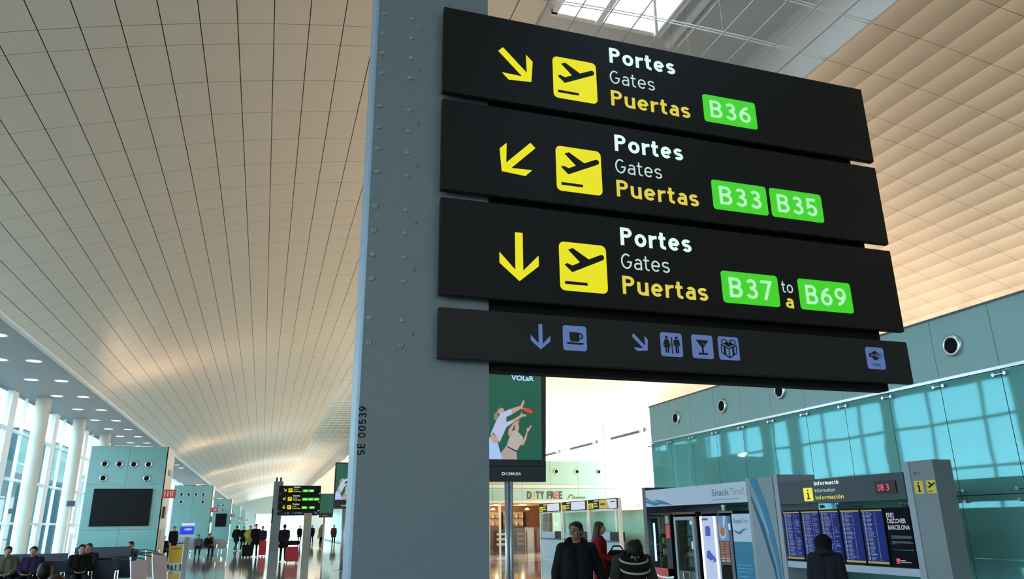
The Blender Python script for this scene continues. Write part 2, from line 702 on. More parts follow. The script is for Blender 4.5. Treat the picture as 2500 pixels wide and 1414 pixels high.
for i, (a, c) in enumerate(OPEN[:5]):
    w = MB()
    w.box((5.2, a, SKT + 0.01), (7.55, c, SKT + 0.03))
    win = structure(w.build('window_%d' % (60 + i), glass('skylight glass %d' % i, (0.92, 0.97, 1.0), 0.03)))
    MB().box((5.2, a, SKT - .02), (6.10, c - 1.0, SKT - .005)).build('blue_pane', glass('skylight blue glass %d' % i, (0.06, 0.115, 0.17), 0.03), win)
    fr = MB()
    fr.box((6.10, a, SKT - 0.14), (6.24, c, SKT))
    fr.box((5.08, a, SKT - 0.10), (5.2, c, SKT))
    fr.box((7.55, a, SKT - 0.16), (7.72, c, SKT))
    fr.box((5.08, c - 0.06, SKT - 0.10), (7.72, c + 0.06, SKT))
    fr.tube((7.55, c - .15, SKT - .2), (6.2, c - 2.4, SKT - .2), 0.035)
    fr.tube((6.2, c - 2.4, SKT - .2), (5.2, c - 1.2, SKT - .2), 0.04)
    fr.tube((6.2, c - 2.4, SKT - .2), (7.5, c - 4.6, SKT - .2), 0.04)
    fr.box((8.0, a, SKT - 0.16), (8.12, c + .3, SKT))
    fr.box((8.3, a, SKT - 0.06), (8.36, c + .3, SKT))
    fr.build('window_frame', WHITE, win)
# hanging grid of thin rods and double bars across the opening
mb = MB()
RODX = [(x, z) for x, z in NODES if SKX0 + .2 < x < SKX1 - .2]
for x, z in RODX:
    mb.box((x - .008, Y0, z - .012), (x + .008, 110, z + .012), 0)
for y in ys:
    if -10 < y < 110:
        for (xa, za), (xb, zb) in zip(NODES, NODES[1:]):
            if SKX0 < (xa + xb) / 2 < SKX1:
                for dy in (-.035, .035):
                    mb.tube((xa, y + dy, za), (xb, y + dy, zb), .012, n=5, m=1)
for y in ys:
    if 0 < y < 40:
        for x, z in RODX[1::4]:
            mb.tube((x, y, z), (x, y, SKT), .004, n=4, m=0)
structure(mb.build('ceiling.002', [mat('grey rod', (0.25, 0.25, 0.25), 0.5), WHITE]))

# floor: polished stone
fm = bpy.data.materials.new('polished stone floor')
fm.use_nodes = True
t = fm.node_tree
bs = t.nodes['Principled BSDF']
c = t.nodes.new('ShaderNodeTexCoord')
n = t.nodes.new('ShaderNodeTexNoise')
n.inputs['Scale'].default_value = 0.8
n.inputs['Detail'].default_value = 6
t.links.new(c.outputs['Object'], n.inputs['Vector'])
r = t.nodes.new('ShaderNodeValToRGB')
r.color_ramp.elements[0].color = (0.42, 0.375, 0.32, 1)
r.color_ramp.elements[1].color = (0.52, 0.46, 0.40, 1)
t.links.new(n.outputs['Fac'], r.inputs[0])
t.links.new(r.outputs[0], bs.inputs['Base Color'])
bs.inputs['Roughness'].default_value = 0.07
bs.inputs['Specular IOR Level'].default_value = 0.9
bs.inputs['Coat Weight'].default_value = 0.5
bs.inputs['Coat Roughness'].default_value = 0.05
mb = MB().box((-11.7, Y0, -0.2), (26, Y1, 0))
structure(mb.build('floor', fm))
# apron outside
mb = MB().box((-400, -200, -1.6), (-11.8, 500, -1.5))
structure(mb.build('floor.001', mat('apron concrete', (0.07, 0.085, 0.08), 0.9)))
bld = MB().box((-80, 172, -1.5), (-58, 420, 19))
lab(bld.build('terminal_building', mat('far building', (0.016, 0.05, 0.055), 0.7, spec=.1)), 'low grey-green building beyond the left windows', 'building')

BRG = mat('boarding bridge cladding', (0.022, 0.06, 0.068), 0.7, spec=.1)
for (y0_, y1_), lb in (((61.2, 64.2), 'tall teal boarding bridge tower outside the left windows, nearer one'),
                       ((71.5, 77), 'tall teal boarding bridge tower outside the left windows, farther one')):
    br_ = thing('boarding_bridge', lb, 'boarding bridge', (-18, (y0_ + y1_) / 2, -1.5), 'boarding bridge towers outside')
    MB().box((-19, y0_, -1.5), (-17, y1_, 8.6)).build('tower', BRG, br_)
    MB().box((-19.1, y0_ - .1, 8.6), (-16.9, y1_ + .1, 8.8)).build('roof_edge', MATS['white paint'], br_)

# left window wall
MULL = mat('window frame paint', (0.82, 0.84, 0.86), 0.45)
BAY = 7.7
YC = [40.9 + BAY * k for k in range(-8, 11)]
nwin = 0
ORD = {0: 'nearest', 1: 'second nearest', 2: 'third nearest'}
for i, yc in enumerate(YC):
    ya, yb = yc, yc + BAY
    f = MB()
    f.box((WLX - .12, yc - 2.1, 0), (WLX + .12, yc - 1.25, SOZ))
    for z in (0.0, 1.95, 3.9, 6.05):
        f.box((WLX - .07, yc - 1.25, z - .06), (WLX + .14, yc + BAY - 2.1, z + .06))
    for yy in (yc + 0.35, yc + 3.4):
        f.box((WLX - .05, yy - .05, 0), (WLX + .09, yy + .05, SOZ))
    nwin += 1
    w = structure(f.build('window_%d' % nwin, MULL))
    p = MB()
    p.box((WLX - .012, yc - 1.25, 0), (WLX, yc + BAY - 2.1, SOZ))
    p.build('glass_pane', WGLASS, w)
cols = []
for i, yc in enumerate(YC):
    cm = MB().lathe((-10.55, yc, 0), (0, 0, 1), [(0.0, 0), (0.36, 0), (0.36, 0.25), (0.33, 0.27), (0.33, SOZ), (0, SOZ)], 24)
    t = yc
    if 38 < yc < 42:
        lb = 'round white column by the left windows, left of the cyan kiosk block and nearest of those seen'
    elif 46 < yc < 50:
        lb = 'round white column by the left windows, second behind the nearest one seen'
    elif 54 < yc < 58:
        lb = 'round white column by the left windows just left of the nearest cyan kiosk block'
    else:
        continue
    lab(cm.build('round_column', OFFWH, None, True), lb, 'column', 'round columns along the left windows')
mb = MB()
mb.box((WLX - .2, Y0, 0), (WLX + .1, YC[0] - 2.1, SOZ))
fy = YC[-1] + BAY - 2.1
while fy < Y1:
    mb.box((WLX - .1, fy, 0), (WLX + .1, fy + 1.0, SOZ))
    fy += BAY
for z in (0.0, 1.95, 3.9, 6.05):
    mb.box((WLX - .06, YC[-1] + BAY - 2.1, z - .06), (WLX + .1, Y1, z + .06))
structure(mb.build('wall_left', MULL))
structure(MB().box((WLX - .012, YC[-1] + BAY - 2.1, 0), (WLX, Y1, SOZ)).build('window_92', WGLASS))

# right window wall
RX = 22.3
RZ = NODES[-1][1] + .1
nw = 30
y = -18.0
DIMGL = glass('added dimming glass', (0.74, 0.65, 0.56), 0.03)  # invented tint on unseen windows, dims and warms light on the right ceiling
DKG = mat('grey transom', (0.16, 0.17, 0.17), 0.5)
while y < 225:
    f = MB()
    ST = 7.3 if y < 125 else 14.6
    f.box((RX - .1, y, 0), (RX + .1, y + .16, RZ))
    for z in (0.04, 2.6):
        f.box((RX - .06, y, z - .05), (RX + .06, y + ST, z + .05))
    f.box((RX - .12, y + 2.0, 7.0), (RX + .05, y + 6.2, 7.18), 1)
    f.box((RX - .12, y + 1.15, 7.0), (RX + .05, y + 1.4, 7.25), 1)
    w = structure(f.build('window_%d' % nw, [WHITE, DKG]))
    MB().box((RX, y, 0), (RX + .012, y + ST, RZ)).build('glass_pane', RWG if y > 36 else DIMGL, w)
    nw += 1
    y += ST
mb = MB().box((RX, y, 0), (RX + .3, Y1, RZ))
mb.box((RX, Y0, 0), (RX + .3, -18.0, RZ))
structure(mb.build('wall_right', WHITE))
rw = MB().box((-11.6, Y0 - .3, 0), (RX + .4, Y0, 2.8))
rw.box((-11.6, Y0 - .3, 8.6), (RX + .4, Y0, 13))
for x in range(-11, 23, 3):
    rw.box((x, Y0 - .2, 2.8), (x + .2, Y0, 8.6))
structure(rw.build('wall_rear', mat('rear wall', (0.45, 0.46, 0.45), 0.6)))
structure(MB().box((-11.6, Y0 - .12, 2.8), (RX + .4, Y0 - .1, 8.6)).build('window_91', glass('added rear glass', (0.52, 0.49, 0.45), 0.03)))  # unseen glazing added to let daylight in from behind
fe = MB()
fe.box((-11.6, Y1, 5.2), (RX + .4, Y1 + .3, 13))
fe.box((-11.6, Y1, 0), (-2, Y1 + .3, 5.2))
fe.box((12, Y1, 0), (RX + .4, Y1 + .3, 5.2))
for x in (-2, 1.5, 5, 8.5, 12):
    fe.box((x - .1, Y1, 0), (x + .1, Y1 + .3, 5.2))
structure(fe.build('wall_far', mat('far wall', (.52, .62, .60), .5)))
wf = structure(MB().box((-2, Y1 + .1, 0), (12, Y1 + .12, 5.2)).build('window_90', WGLASS))

# glazed room on the right (seen side faces the hall, x = 10)
GX = 10.0
GY1 = 18.42
PW = 1.057
joints = [GY1 - PW * i for i in range(0, 34)]
mb = MB()
mb.box((GX + .06, Y0, 0), (GX + .25, GY1, 4.66), 0)
mb.box((GX + .06, GY1 - .25, 0), (RX - .2, GY1, 4.66), 0)
mb.box((GX + .06, Y0, 4.50), (RX - .2, GY1, 4.66), 0)
for a, c in zip(joints, joints[1:]):
    if a < -15:
        break
    mb.box((GX, c + .004, 3.74), (GX + .06, a - .004, 4.68), 1)
wr = structure(mb.build('wall_right.001', [mat('room wall', (0.05, 0.10, 0.10), 0.6), BAND]))
structure(MB().box((GX - .03, Y0, 3.695), (GX + .06, GY1 + .02, 3.74)).build('trim_3', CHROME))
structure(MB().box((GX - .012, Y0, 4.68), (GX + .26, GY1 + .02, 4.715)).build('trim_4', GREYD))
for a, c in zip(joints, joints[1:]):
    if a < -3:
        break
    MB().box((GX - .002, c + .006, 1.965), (GX + .012, a - .006, 3.69)).build('glass_pane', WALLG, wr)
    MB().box((GX - .002, c + .006, .02), (GX + .012, a - .006, 1.953)).build('glass_pane', WALLG, wr)
for a in joints:
    if a < 3:
        break
    for z in (3.62, 2.03, 1.88):
        k = MB()
        k.tube((GX - .05, a - .09, z), (GX - .05, a + .09, z), .012, n=6)
        for d in (-.09, .09):
            k.tube((GX, a + d, z), (GX - .06, a + d, z), .026, n=10)
        k.build('glass_clamp', STEEL, wr)
# end face of the glazed room
MB().box((GX, GY1, .02), (RX - .3, GY1 + .012, 3.69)).build('glass_pane', WALLG, wr)
# round air nozzles in the teal band
proto = None
for i, (yy, lb) in enumerate(((8.54, 'round silver air nozzle in the teal band, largest and farthest right'),
                              (12.75, 'round silver air nozzle in the teal band just under the sign stack'),
                              (14.86, 'round silver air nozzle in the teal band, second from the far end'),
                              (16.97, 'round silver air nozzle in the teal band nearest its far left end'))):
    if proto is None:
        proto = thing('air_nozzle', lb, 'air vent', (GX, yy, 4.2), 'air nozzles in the teal wall band')
        MB().lathe((GX, yy, 4.2), (-1, 0, 0), [(.175, 0), (.175, .02), (.155, .05), (.125, .06), (.115, .02)], 28).build('ring', STEEL, proto, True)
        MB().lathe((GX, yy, 4.2), (-1, 0, 0), [(.118, .012), (.10, .05), (.085, .075), (.07, .05), (0, .045)], 28).build('nozzle_core', BLACKM, proto, True)
    else:
        copy_tree(proto, (GX, yy, 4.2), lb)

# downlights in the soffit
DL = lit('downlight glow', (1.0, 0.96, 0.86), 3.0)
proto = None
DLY = [23.2, 27.4, 31.6, 35.8, 40.1, 44.5, 48.9, 53.2, 57.4, 61.7, 66, 70.3, 74.6, 78.9, 83.2, 87.5]
for j, yy in enumerate(DLY):
    for xx in (-9.85, -8.72):
        side = 'outer row by the windows' if xx < -9 else 'inner row by the vault edge'
        lb = 'small round white downlight in the grey soffit, %s' % side
        loc = (xx, yy, SOZ)
        if proto is None:
            proto = thing('downlight', lb, 'ceiling light', loc, 'downlights in the soffit, outer row')
            MB().lathe(loc, (0, 0, -1), [(.30, 0), (.30, .015), (.25, .02), (.25, 0)], 24).build('bezel', WHITE, proto, True)
            MB().lathe(loc, (0, 0, -1), [(.25, .012), (.12, .03), (0, .034)], 24).build('lamp_glass', DL, proto, True)
        else:
            copy_tree(proto, loc, lb, 'downlights in the soffit, %s row' % ('outer' if xx < -9 else 'inner'))

# ================================================================ MAIN SIGN
FS = (1, 0, 0)
UPV = (0, 0, 1)


def arrow(kind, cu, cv, s):
    """down arrow polygons rotated: kind 0 down, 1 down-right, -1 down-left; s = height"""
    w = 0.157
    pts = [(-w / 2, .5), (w / 2, .5), (w / 2, -.28), (.40, .06), (.40, -.16), (0, -.5), (-.40, -.16), (-.40, .06), (-w / 2, -.28)]
    a = {0: 0, 1: PI / 4, -1: -PI / 4}[kind]
    return [(cu + s * (x * math.cos(a) - y * math.sin(a)), cv + s * (x * math.sin(a) + y * math.cos(a))) for x, y in pts]


def plane_icon(fr, u0, v0, w, h, dark, bright, parent, n=0.002, r=.03):
    p = MB().prism(fr, rrect(u0, v0, u0 + w, v0 + h, r), 0, n).build('pictogram', bright, parent)
    q = MB()
    X = lambda x, y: (u0 + w * x, v0 + h * y)
    # take-off aeroplane
    ang = []
    for i in range(7):
        a = math.radians(-70 + 180 * i / 6)
        ang.append(X(.905 + .055 * math.cos(a), .745 + .055 * math.sin(a)))
    body = [X(.10, .53), X(.165, .56), X(.27, .52), X(.43, .60), X(.19, .84), X(.285, .885), X(.62, .68)]
    body += list(reversed(ang)) if False else [X(.88, .80), X(.92, .80), X(.95, .77), X(.955, .73), X(.93, .695)]
    body += [X(.26, .38)]
    q.prism(fr, body, n, n + .001)
    q.prism(fr, [X(.10, .13), X(.57, .13), X(.57, .19), X(.10, .19)], n, n + .001)
    q.build('aeroplane_mark', dark, p)
    return p


def brackets(fr, W, H, D, root):
    for u in (.10, .20, 1.4, 2.4):
        MB().rect(fr, u, H * .3, u + .05, H * .7, -.0598 if u < 1 else -.075, -D).build('bracket', BLACKM, root)


def direction_sign(fr, W, H, D, label, kind, badges, small=False, extra=None):
    root = thing('direction_sign', label, 'sign', tuple(fr.o), 'gate signs on the %s sign pillar' % ('far' if small else 'near'))
    c = MB()
    c.rect(fr, 0, .018, W, H, -D, 0)
    c.rect(fr, 0.004, .014, W - .004, .018, -D + .006, -.006)
    c.build('case', SIGNF, root)
    brackets(fr, W, H, D, root)
    s = W / 2.97
    f2 = Fr(fr.pt(0, 0, .0005), fr.u, fr.v)
    cy = H * .47
    MB().prism(f2, arrow(kind, .43, cy if kind == 0 else cy - .005, .275 if kind == 0 else .262), 0, .002).build('arrow', YEL, root)
    plane_icon(f2, .66, H * .17, .28, .28, SIGNF, YEL, root)
    stext('white_lettering', 'Portes', f2, 1.035, H * .735 - .016, .108, WHT, root, w=.455, weight=.185)
    stext('thin_lettering', 'Gates', f2, 1.03, H * .485 - .018, .092, WHTD, root, w=.305, weight=.105)
    stext('yellow_lettering', 'Puertas', f2, 1.03, H * .21 - .013, .106, YELT, root, w=.54, weight=.17)
    for u, body in badges:
        b = MB().prism(f2, rrect(u, H * .19, u + .39, H * .19 + .195, .02), 0, .002).build('gate_badge', GRN, root)
        if body:
            stext('gate_character', body, f2, u + .047, H * .19 + .036, .122, GRNT, b, w=.298, weight=.155, n=.0035, gap=.16, each=True)
        else:
            g = MB()
            g.rect(f2, u + .07, H * .19 + .055, u + .32, H * .19 + .14, .002, .0035)
            g.build('gate_lettering', GRNT, b)
    if extra == 'range':
        stext('thin_lettering', 'to', f2, 2.085, H * .36, .075, WHTD, root, w=.08, weight=.12)
        stext('yellow_lettering', 'a', f2, 2.10, H * .19, .084, YELT, root, w=.056, weight=.17)
    if extra == 'dash':
        MB().rect(f2, 2.08, H * .35, 2.15, H * .38, 0, .002).build('dash', GRN, root)
    return root


def service_sign(fr, W, H, D, label, small=False):
    root = thing('service_sign', label, 'sign', tuple(fr.o), 'service signs')
    c = MB()
    c.rect(fr, 0, .010, W, H - .006, -D, 0)
    c.rect(fr, 0.004, .006, W - .004, .010, -D + .006, -.006)
    c.build('case', SIGNF2, root)
    brackets(fr, W, H, D, root)
    f2 = Fr(fr.pt(0, 0, .0005), fr.u, fr.v)
    v0, h = H * .31, .135
    MB().prism(f2, arrow(0, .54, v0 + h * .47, .135), 0, .002).build('arrow', BLU, root)
    MB().prism(f2, arrow(1, 1.115, v0 + h * .5, .12), 0, .002).build('arrow', BLU, root)

    def tile(u, w=.135):
        return MB().prism(f2, rrect(u, v0, u + w, v0 + h, .015), 0, .002).build('pictogram', BLU, root)

    def mark(tl, u, polys, w=.135, mm=SIGNF2):
        q = MB()
        for p in polys:
            q.prism(f2, [(u + w * x, v0 + h * y) for x, y in p], .002, .003)
        q.build('pictogram_mark', mm, tl)
    # cup
    tl = tile(.665)
    cup = [(.27, .74), (.70, .74), (.69, .42), (.64, .36), (.34, .36), (.29, .42)]
    hnd = [(.70, .72), (.80, .70), (.86, .60), (.82, .50), (.70, .45), (.70, .50), (.76, .53), (.79, .60), (.76, .65), (.70, .67)]
    mark(tl, .665, [cup, hnd, [(.13, .33), (.88, .33), (.84, .25), (.19, .25)]])
    # toilets
    tl = tile(1.24)
    pol = [disc(.28, .80, .06, 12), [(.20, .72), (.36, .72), (.46, .48), (.41, .46), (.34, .60), (.44, .37), (.12, .37), (.22, .60), (.15, .46), (.10, .48)],
           [(.20, .37), (.27, .37), (.27, .15), (.20, .15)], [(.30, .37), (.37, .37), (.37, .15), (.30, .15)],
           [(.49, .82), (.54, .82), (.54, .12), (.49, .12)], disc(.74, .80, .06, 12),
           [(.62, .72), (.86, .72), (.90, .46), (.85, .46), (.82, .60), (.82, .44), (.66, .44), (.66, .60), (.63, .46), (.58, .46)],
           [(.66, .44), (.735, .44), (.735, .15), (.66, .15)], [(.755, .44), (.82, .44), (.82, .15), (.755, .15)]]
    mark(tl, 1.24, pol)
    # glass
    tl = tile(1.435)
    mark(tl, 1.435, [[(.20, .78), (.80, .78), (.54, .46), (.54, .24), (.72, .24), (.72, .16), (.28, .16), (.28, .24), (.46, .24), (.46, .46)]])
    mark(tl, 1.435, [disc(.57, .62, .045, 10)], mm=BLU)
    # gift
    tl = tile(1.605)
    ln = [((.14, .66), (.14, .32)), ((.14, .32), (.5, .10)), ((.5, .10), (.86, .32)), ((.86, .32), (.86, .66)), ((.86, .66), (.5, .48)),
          ((.5, .48), (.14, .66)), ((.5, .48), (.5, .10)), ((.32, .57), (.32, .21)), ((.68, .57), (.68, .21)), ((.27, .60), (.27, .24)), ((.73, .60), (.73, .24))]
    pol = [bar2(a, b, .045) for a, b in ln]
    for sgn in (-1, 1):
        for (a0, a1) in ((0, 60), (60, 120), (120, 180), (180, 240), (240, 300), (300, 360)):
            c0 = (.5 + sgn * .20, .78)
            p = lambda a: (c0[0] + .15 * math.cos(math.radians(a)), c0[1] + .10 * math.sin(math.radians(a)))
            pol.append(bar2(p(a0), p(a1), .04))
    pol.append([(.30, .66), (.5, .56), (.72, .66), (.62, .80), (.5, .74), (.40, .82)])
    mark(tl, 1.605, pol)
    # wireless zone
    tl = tile(2.635)
    mark(tl, 2.635, [disc(.5, .62, .21, 18)])
    mark(tl, 2.635, [[(.16, .52), (.84, .52), (.84, .74), (.16, .74)]], mm=BLU)
    q = MB().prism(f2, rrect(2.635 + .135 * .14, v0 + h * .535, 2.635 + .135 * .86, v0 + h * .73, .011), .003, .004)
    q.build('pictogram_mark', SIGNF2, tl)
    q = MB().prism(f2, rrect(2.635 + .135 * .51, v0 + h * .555, 2.635 + .135 * .83, v0 + h * .71, .008), .004, .005)
    q.build('pictogram_mark', BLU, tl)
    text('pictogram_lettering', 'Wi', f2, 2.635 + .135 * .20, v0 + h * .575, .0165, BLU, tl, w=.034, bold=.02, n=.0052)
    text('pictogram_lettering', 'Fi', f2, 2.635 + .135 * .57, v0 + h * .575, .0165, SIGNF2, tl, w=.026, bold=.02, n=.0056)
    text('pictogram_lettering', 'ZONE', f2, 2.635 + .135 * .27, v0 + h * .14, .0165, SIGNF2, tl, w=.062, bold=.01, n=.003)
    return root


def sign_pillar(x0, yb, label, small=False):
    """steel pillar with its bolted support frame; signs hang in front"""
    root = thing('sign_pillar', label, 'pillar', (x0, yb, 0))
    xl, xr = x0 - .377, x0 + .278
    p = MB()
    p.box((xl + .012, yb + .06, 0), (xr, yb + .30, 4.80))
    p.build('post', GREYP, root)
    MB().prism(Fr((0, 0, 0), (1, 0, 0), (0, 1, 0)), [(xl, yb + .075), (xl + .014, yb + .0595), (xl + .014, yb + .30), (xl, yb + .30)], 0, 4.80).build('edge_strip', GREYE, root)
    MB().box((xr - .01, yb + .075, 2.397), (x0 + 2.84, yb + .16, 4.46)).build('support_frame', BLACKM, root)
    for d in (.12, .40):
        MB().box((xl + d, yb + .12, 4.80), (xl + d + .12, yb + .22, 5.08)).build('antenna', BLACK, root)
    if small:
        MB().box((xl - .0, yb + .055, 1.9), (xl + .10, yb + .07, 2.9)).build('label_strip', BLACKM, root)
        return root
    for x, zs in ((x0 - .334, 1), (x0 - .175, 1)):
        for z in (4.42, 4.29, 4.16, 4.03, 3.825, 3.695, 3.565, 3.43, 3.23, 3.096, 2.965, 2.835, 2.63, 2.50):
            b = MB().lathe((x, yb + .06, z), (0, -1, 0), [(.013, 0), (.013, .003), (.0115, .006), (.005, .006), (.004, .003), (0, .003)], 14)
            b.build('bolt', mat('bolt grey', (.24, .27, .27), .45, .3), root, True)
    for z in (4.35, 4.09, 3.755, 3.49, 3.16, 2.90, 2.56):
        MB().lathe((x0 - .122, yb + .06, z), (0, -1, 0), [(.009, 0), (.009, .002), (0, .002)], 12).build('plug', GREYP, root, True)
    fr = Fr((0, yb + .0598, 0), (1, 0, 0), (0, 0, 1))
    stext('serial_lettering', 'SE 00539', fr, x0 - .328, 1.963, .037, BLACKM, root, w=.228, weight=.15, up=True, n=.001, gap=.20)
    return root


SX, SY = 0.757, 3.5
sign_pillar(SX, SY, 'wide grey steel pillar with rows of bolts carrying the large near sign stack')
zs = (3.925, 3.33, 2.745, 2.425)
direction_sign(Fr((SX, SY, zs[0]), FS, UPV), 2.965, .575, .036, 'top black gate sign of the near stack, green B36 badge', 1, [(1.67, 'B36')])
direction_sign(Fr((SX, SY, zs[1]), FS, UPV), 2.965, .565, .036, 'second black gate sign of the near stack, green B33 and B35 badges', -1, [(1.67, 'B33'), (2.085, 'B35')])
direction_sign(Fr((SX, SY, zs[2]), FS, UPV), 2.965, .555, .036, 'third black gate sign of the near stack, green B37 to B69 badges', 0, [(1.67, 'B37'), (2.205, 'B69')], extra='range')
service_sign(Fr((SX, SY, zs[3]), FS, UPV), 2.965, .275, .036, 'lowest near sign, unlit with dim blue cup, toilet, bar and gift pictograms')
# far stack, same make
FX, FY = 0.95, 58.0
sign_pillar(FX, FY, 'distant grey sign pillar in mid hall with a small far sign stack', True)
direction_sign(Fr((FX, FY, zs[0]), FS, UPV), 2.965, .575, .036, 'topmost sign of the small far stack, two green badges', 1, [(1.67, None), (2.085, None)], True)
direction_sign(Fr((FX, FY, zs[1]), FS, UPV), 2.965, .565, .036, 'second sign of the small far stack, three green badges', -1, [(1.67, None), (2.085, None), (2.50, None)], True)
direction_sign(Fr((FX, FY, zs[2]), FS, UPV), 2.965, .555, .036, 'third sign of the small far stack, two green badges and a dash', 0, [(1.67, None), (2.205, None)], True, 'dash')
service_sign(Fr((FX, FY, zs[3]), FS, UPV), 2.965, .275, .036, 'lowest sign of the small far stack with violet pictograms', True)

# ================================================================ AD SCREENS
SCRG = lit('ad screen green', (0.012, 0.105, 0.065), 0.9)
SKA = lit('ad skin', (0.62, 0.36, 0.28), 0.85)
SHA = lit('ad pale shirt', (0.52, 0.58, 0.80), 0.85)
SHB = lit('ad cream shirt', (0.52, 0.48, 0.42), 0.85)
TRA = lit('ad white trousers', (0.42, 0.58, 0.95), 0.9)
TRB = lit('ad beige trousers', (0.50, 0.38, 0.36), 0.8)
HRA = lit('ad hair', (0.35, 0.24, 0.13), 0.8)
REDA = lit('ad red', (0.80, 0.05, 0.03), 0.9)
LBL = lit('ad lettering', (0.45, 0.72, 0.95), 1.0)


def ad_screen(x0, y, label, full=True):
    root = thing('advertising_screen', label, 'screen', (x0 + .43, y, 0), 'advertising screens on poles')
    fr = Fr((x0, y, 2.29), FS, UPV)
    W, H = 1.06, 1.79
    c = MB()
    c.prism(fr, [(0, 0), (W, 0), (W + .05, H), (0, H)], -.14, 0)
    c.build('housing', mat('screen housing', (0.035, 0.038, 0.043), 0.45, spec=.25), root)
    sc = MB().prism(fr, [(.05, .345), (W - .06, .345), (W - .04, H - .05), (.05, H - .05)], 0, .003).build('display', SCRG, root)
    f2 = Fr(fr.pt(0, 0, .003), fr.u, fr.v)
    if full:
        # two people leaping for a frisbee; coordinates on the display
        q = lambda L: [(.03 + (x - 40) / 640. * .90, .345 + (1132 - yy) / 980. * 1.36) for x, yy in L]
        pic = MB()
        A = [(58, 1130), (60, 940), (100, 880), (195, 950), (205, 990), (250, 1130)]
        pic.prism(f2, q(A), 0, .001, 0)
        pic.prism(f2, q([(320, 1130), (300, 1130), (230, 1130), (225, 1070), (300, 970), (420, 1030), (425, 1130)]), 0, .0008, 5)
        pic.prism(f2, q([(100, 890), (120, 830), (200, 890), (200, 960), (140, 940)]), 0, .0012, 1)
        pic.prism(f2, q([(105, 850), (180, 680), (230, 600), (345, 545), (370, 560), (365, 610), (300, 640), (300, 700), (370, 675), (385, 700), (300, 760), (215, 940), (185, 880), (140, 825)]), 0, .0014, 2)
        pic.prism(f2, q([(345, 545), (480, 500), (490, 530), (365, 610)]), 0, .0014, 1)
        pic.prism(f2, q([(475, 505), (510, 435), (530, 440), (525, 470), (505, 500), (512, 540), (490, 545)]), 0, .0014, 1)
        pic.prism(f2, q([(370, 675), (470, 615), (490, 575), (500, 600), (545, 605), (548, 625), (500, 630), (385, 705)]), 0, .0015, 1)
        pic.prism(f2, q([(195, 600), (195, 560), (225, 535), (265, 540), (275, 570), (230, 605)]), 0, .0012, 1)
        pic.prism(f2, q([(148, 670), (148, 610), (190, 575), (230, 530), (255, 535), (200, 570), (200, 640), (175, 685)]), 0, .0013, 4)
        pic.prism(f2, q([(365, 800), (420, 790), (500, 870), (500, 930), (470, 960), (430, 1020), (420, 1030), (300, 970)]), 0, .0011, 3)
        pic.prism(f2, q([(320, 850), (325, 790), (385, 710), (440, 680), (470, 680), (400, 730), (365, 800), (370, 850), (340, 860)]), 0, .0012, 1)
        pic.prism(f2, q([(400, 790), (410, 710), (445, 700), (455, 760), (445, 805)]), 0, .0012, 1)
        pic.prism(f2, q([(470, 960), (500, 970), (540, 900), (560, 810), (575, 800), (612, 735), (600, 728), (570, 765), (553, 755), (548, 800), (520, 870), (500, 905)]), 0, .0012, 1)
        pic.prism(f2, q([(300, 975), (420, 1030), (425, 1048), (310, 990)]), 0, .0016, 7)
        pic.prism(f2, q([(572 + 60 * math.cos(a * PI / 9) * .98 + 8 * math.sin(a * PI / 9), 555 + 26 * math.sin(a * PI / 9) + 14 * math.cos(a * PI / 9)) for a in range(18)][::-1]), 0, .0016, 6)
        pic.build('advert_picture', [TRA, SKA, SHA, SHB, HRA, TRB, REDA, BLACKM], sc)
        text('advert_lettering', 'VOLaR', f2, .49, H - .145, .085, LBL, sc, w=.40, bold=.03)
    MB().rect(fr, .0, .235, W + .008, .243, 0, .002).build('seam', BLACKM, root)
    text('maker_lettering', 'CEMUSA', f2, .375, .10, .045, WHTD, root, w=.26, bold=.012)
    MB().prism(f2, disc(.335, .122, .028, 14), 0, .002).prism(f2, disc(.335, .122, .014, 10), .002, .003, 1).build('maker_mark', [WHTD, BLACKM], root)
    po = MB()
    po.tube((x0 + .40, y - .07 + .10, 0.02), (x0 + .40, y + .03, 2.29), .036, n=14)
    po.tube((x0 + .465, y + .03, 0.02), (x0 + .465, y + .03, 2.29), .036, n=14)
    po.build('pole', POLEM, root, True)
    MB().lathe((x0 + .43, y + .03, 0), (0, 0, 1), [(0, 0), (.30, 0), (.30, .012), (.08, .02), (0, .02)], 24).build('base_plate', STEEL, root, True)
    return root


ad_screen(3.27, 11.6, 'tall advertising screen on a grey pole right of the near pillar, leaping people')
ad_screen(2.60, 31.0, 'smaller advertising screen half hidden by the left edge of the near pillar')
ad_screen(4.15, 62.0, 'advertising screen on a pole hidden behind the far sign stack', False)

# ================================================================ TEAL BLOCKS ON THE LEFT
RED = mat('red panel', (0.40, 0.02, 0.015), 0.4, 0, (0.30, 0.02, 0.015), 0.08)
SIDEP = mat('beige side cladding', (0.50, 0.46, 0.38), 0.4)
TSCR = mat('switched off screen', (0.003, 0.003, 0.004), 0.3, spec=.12)


UPW = 75


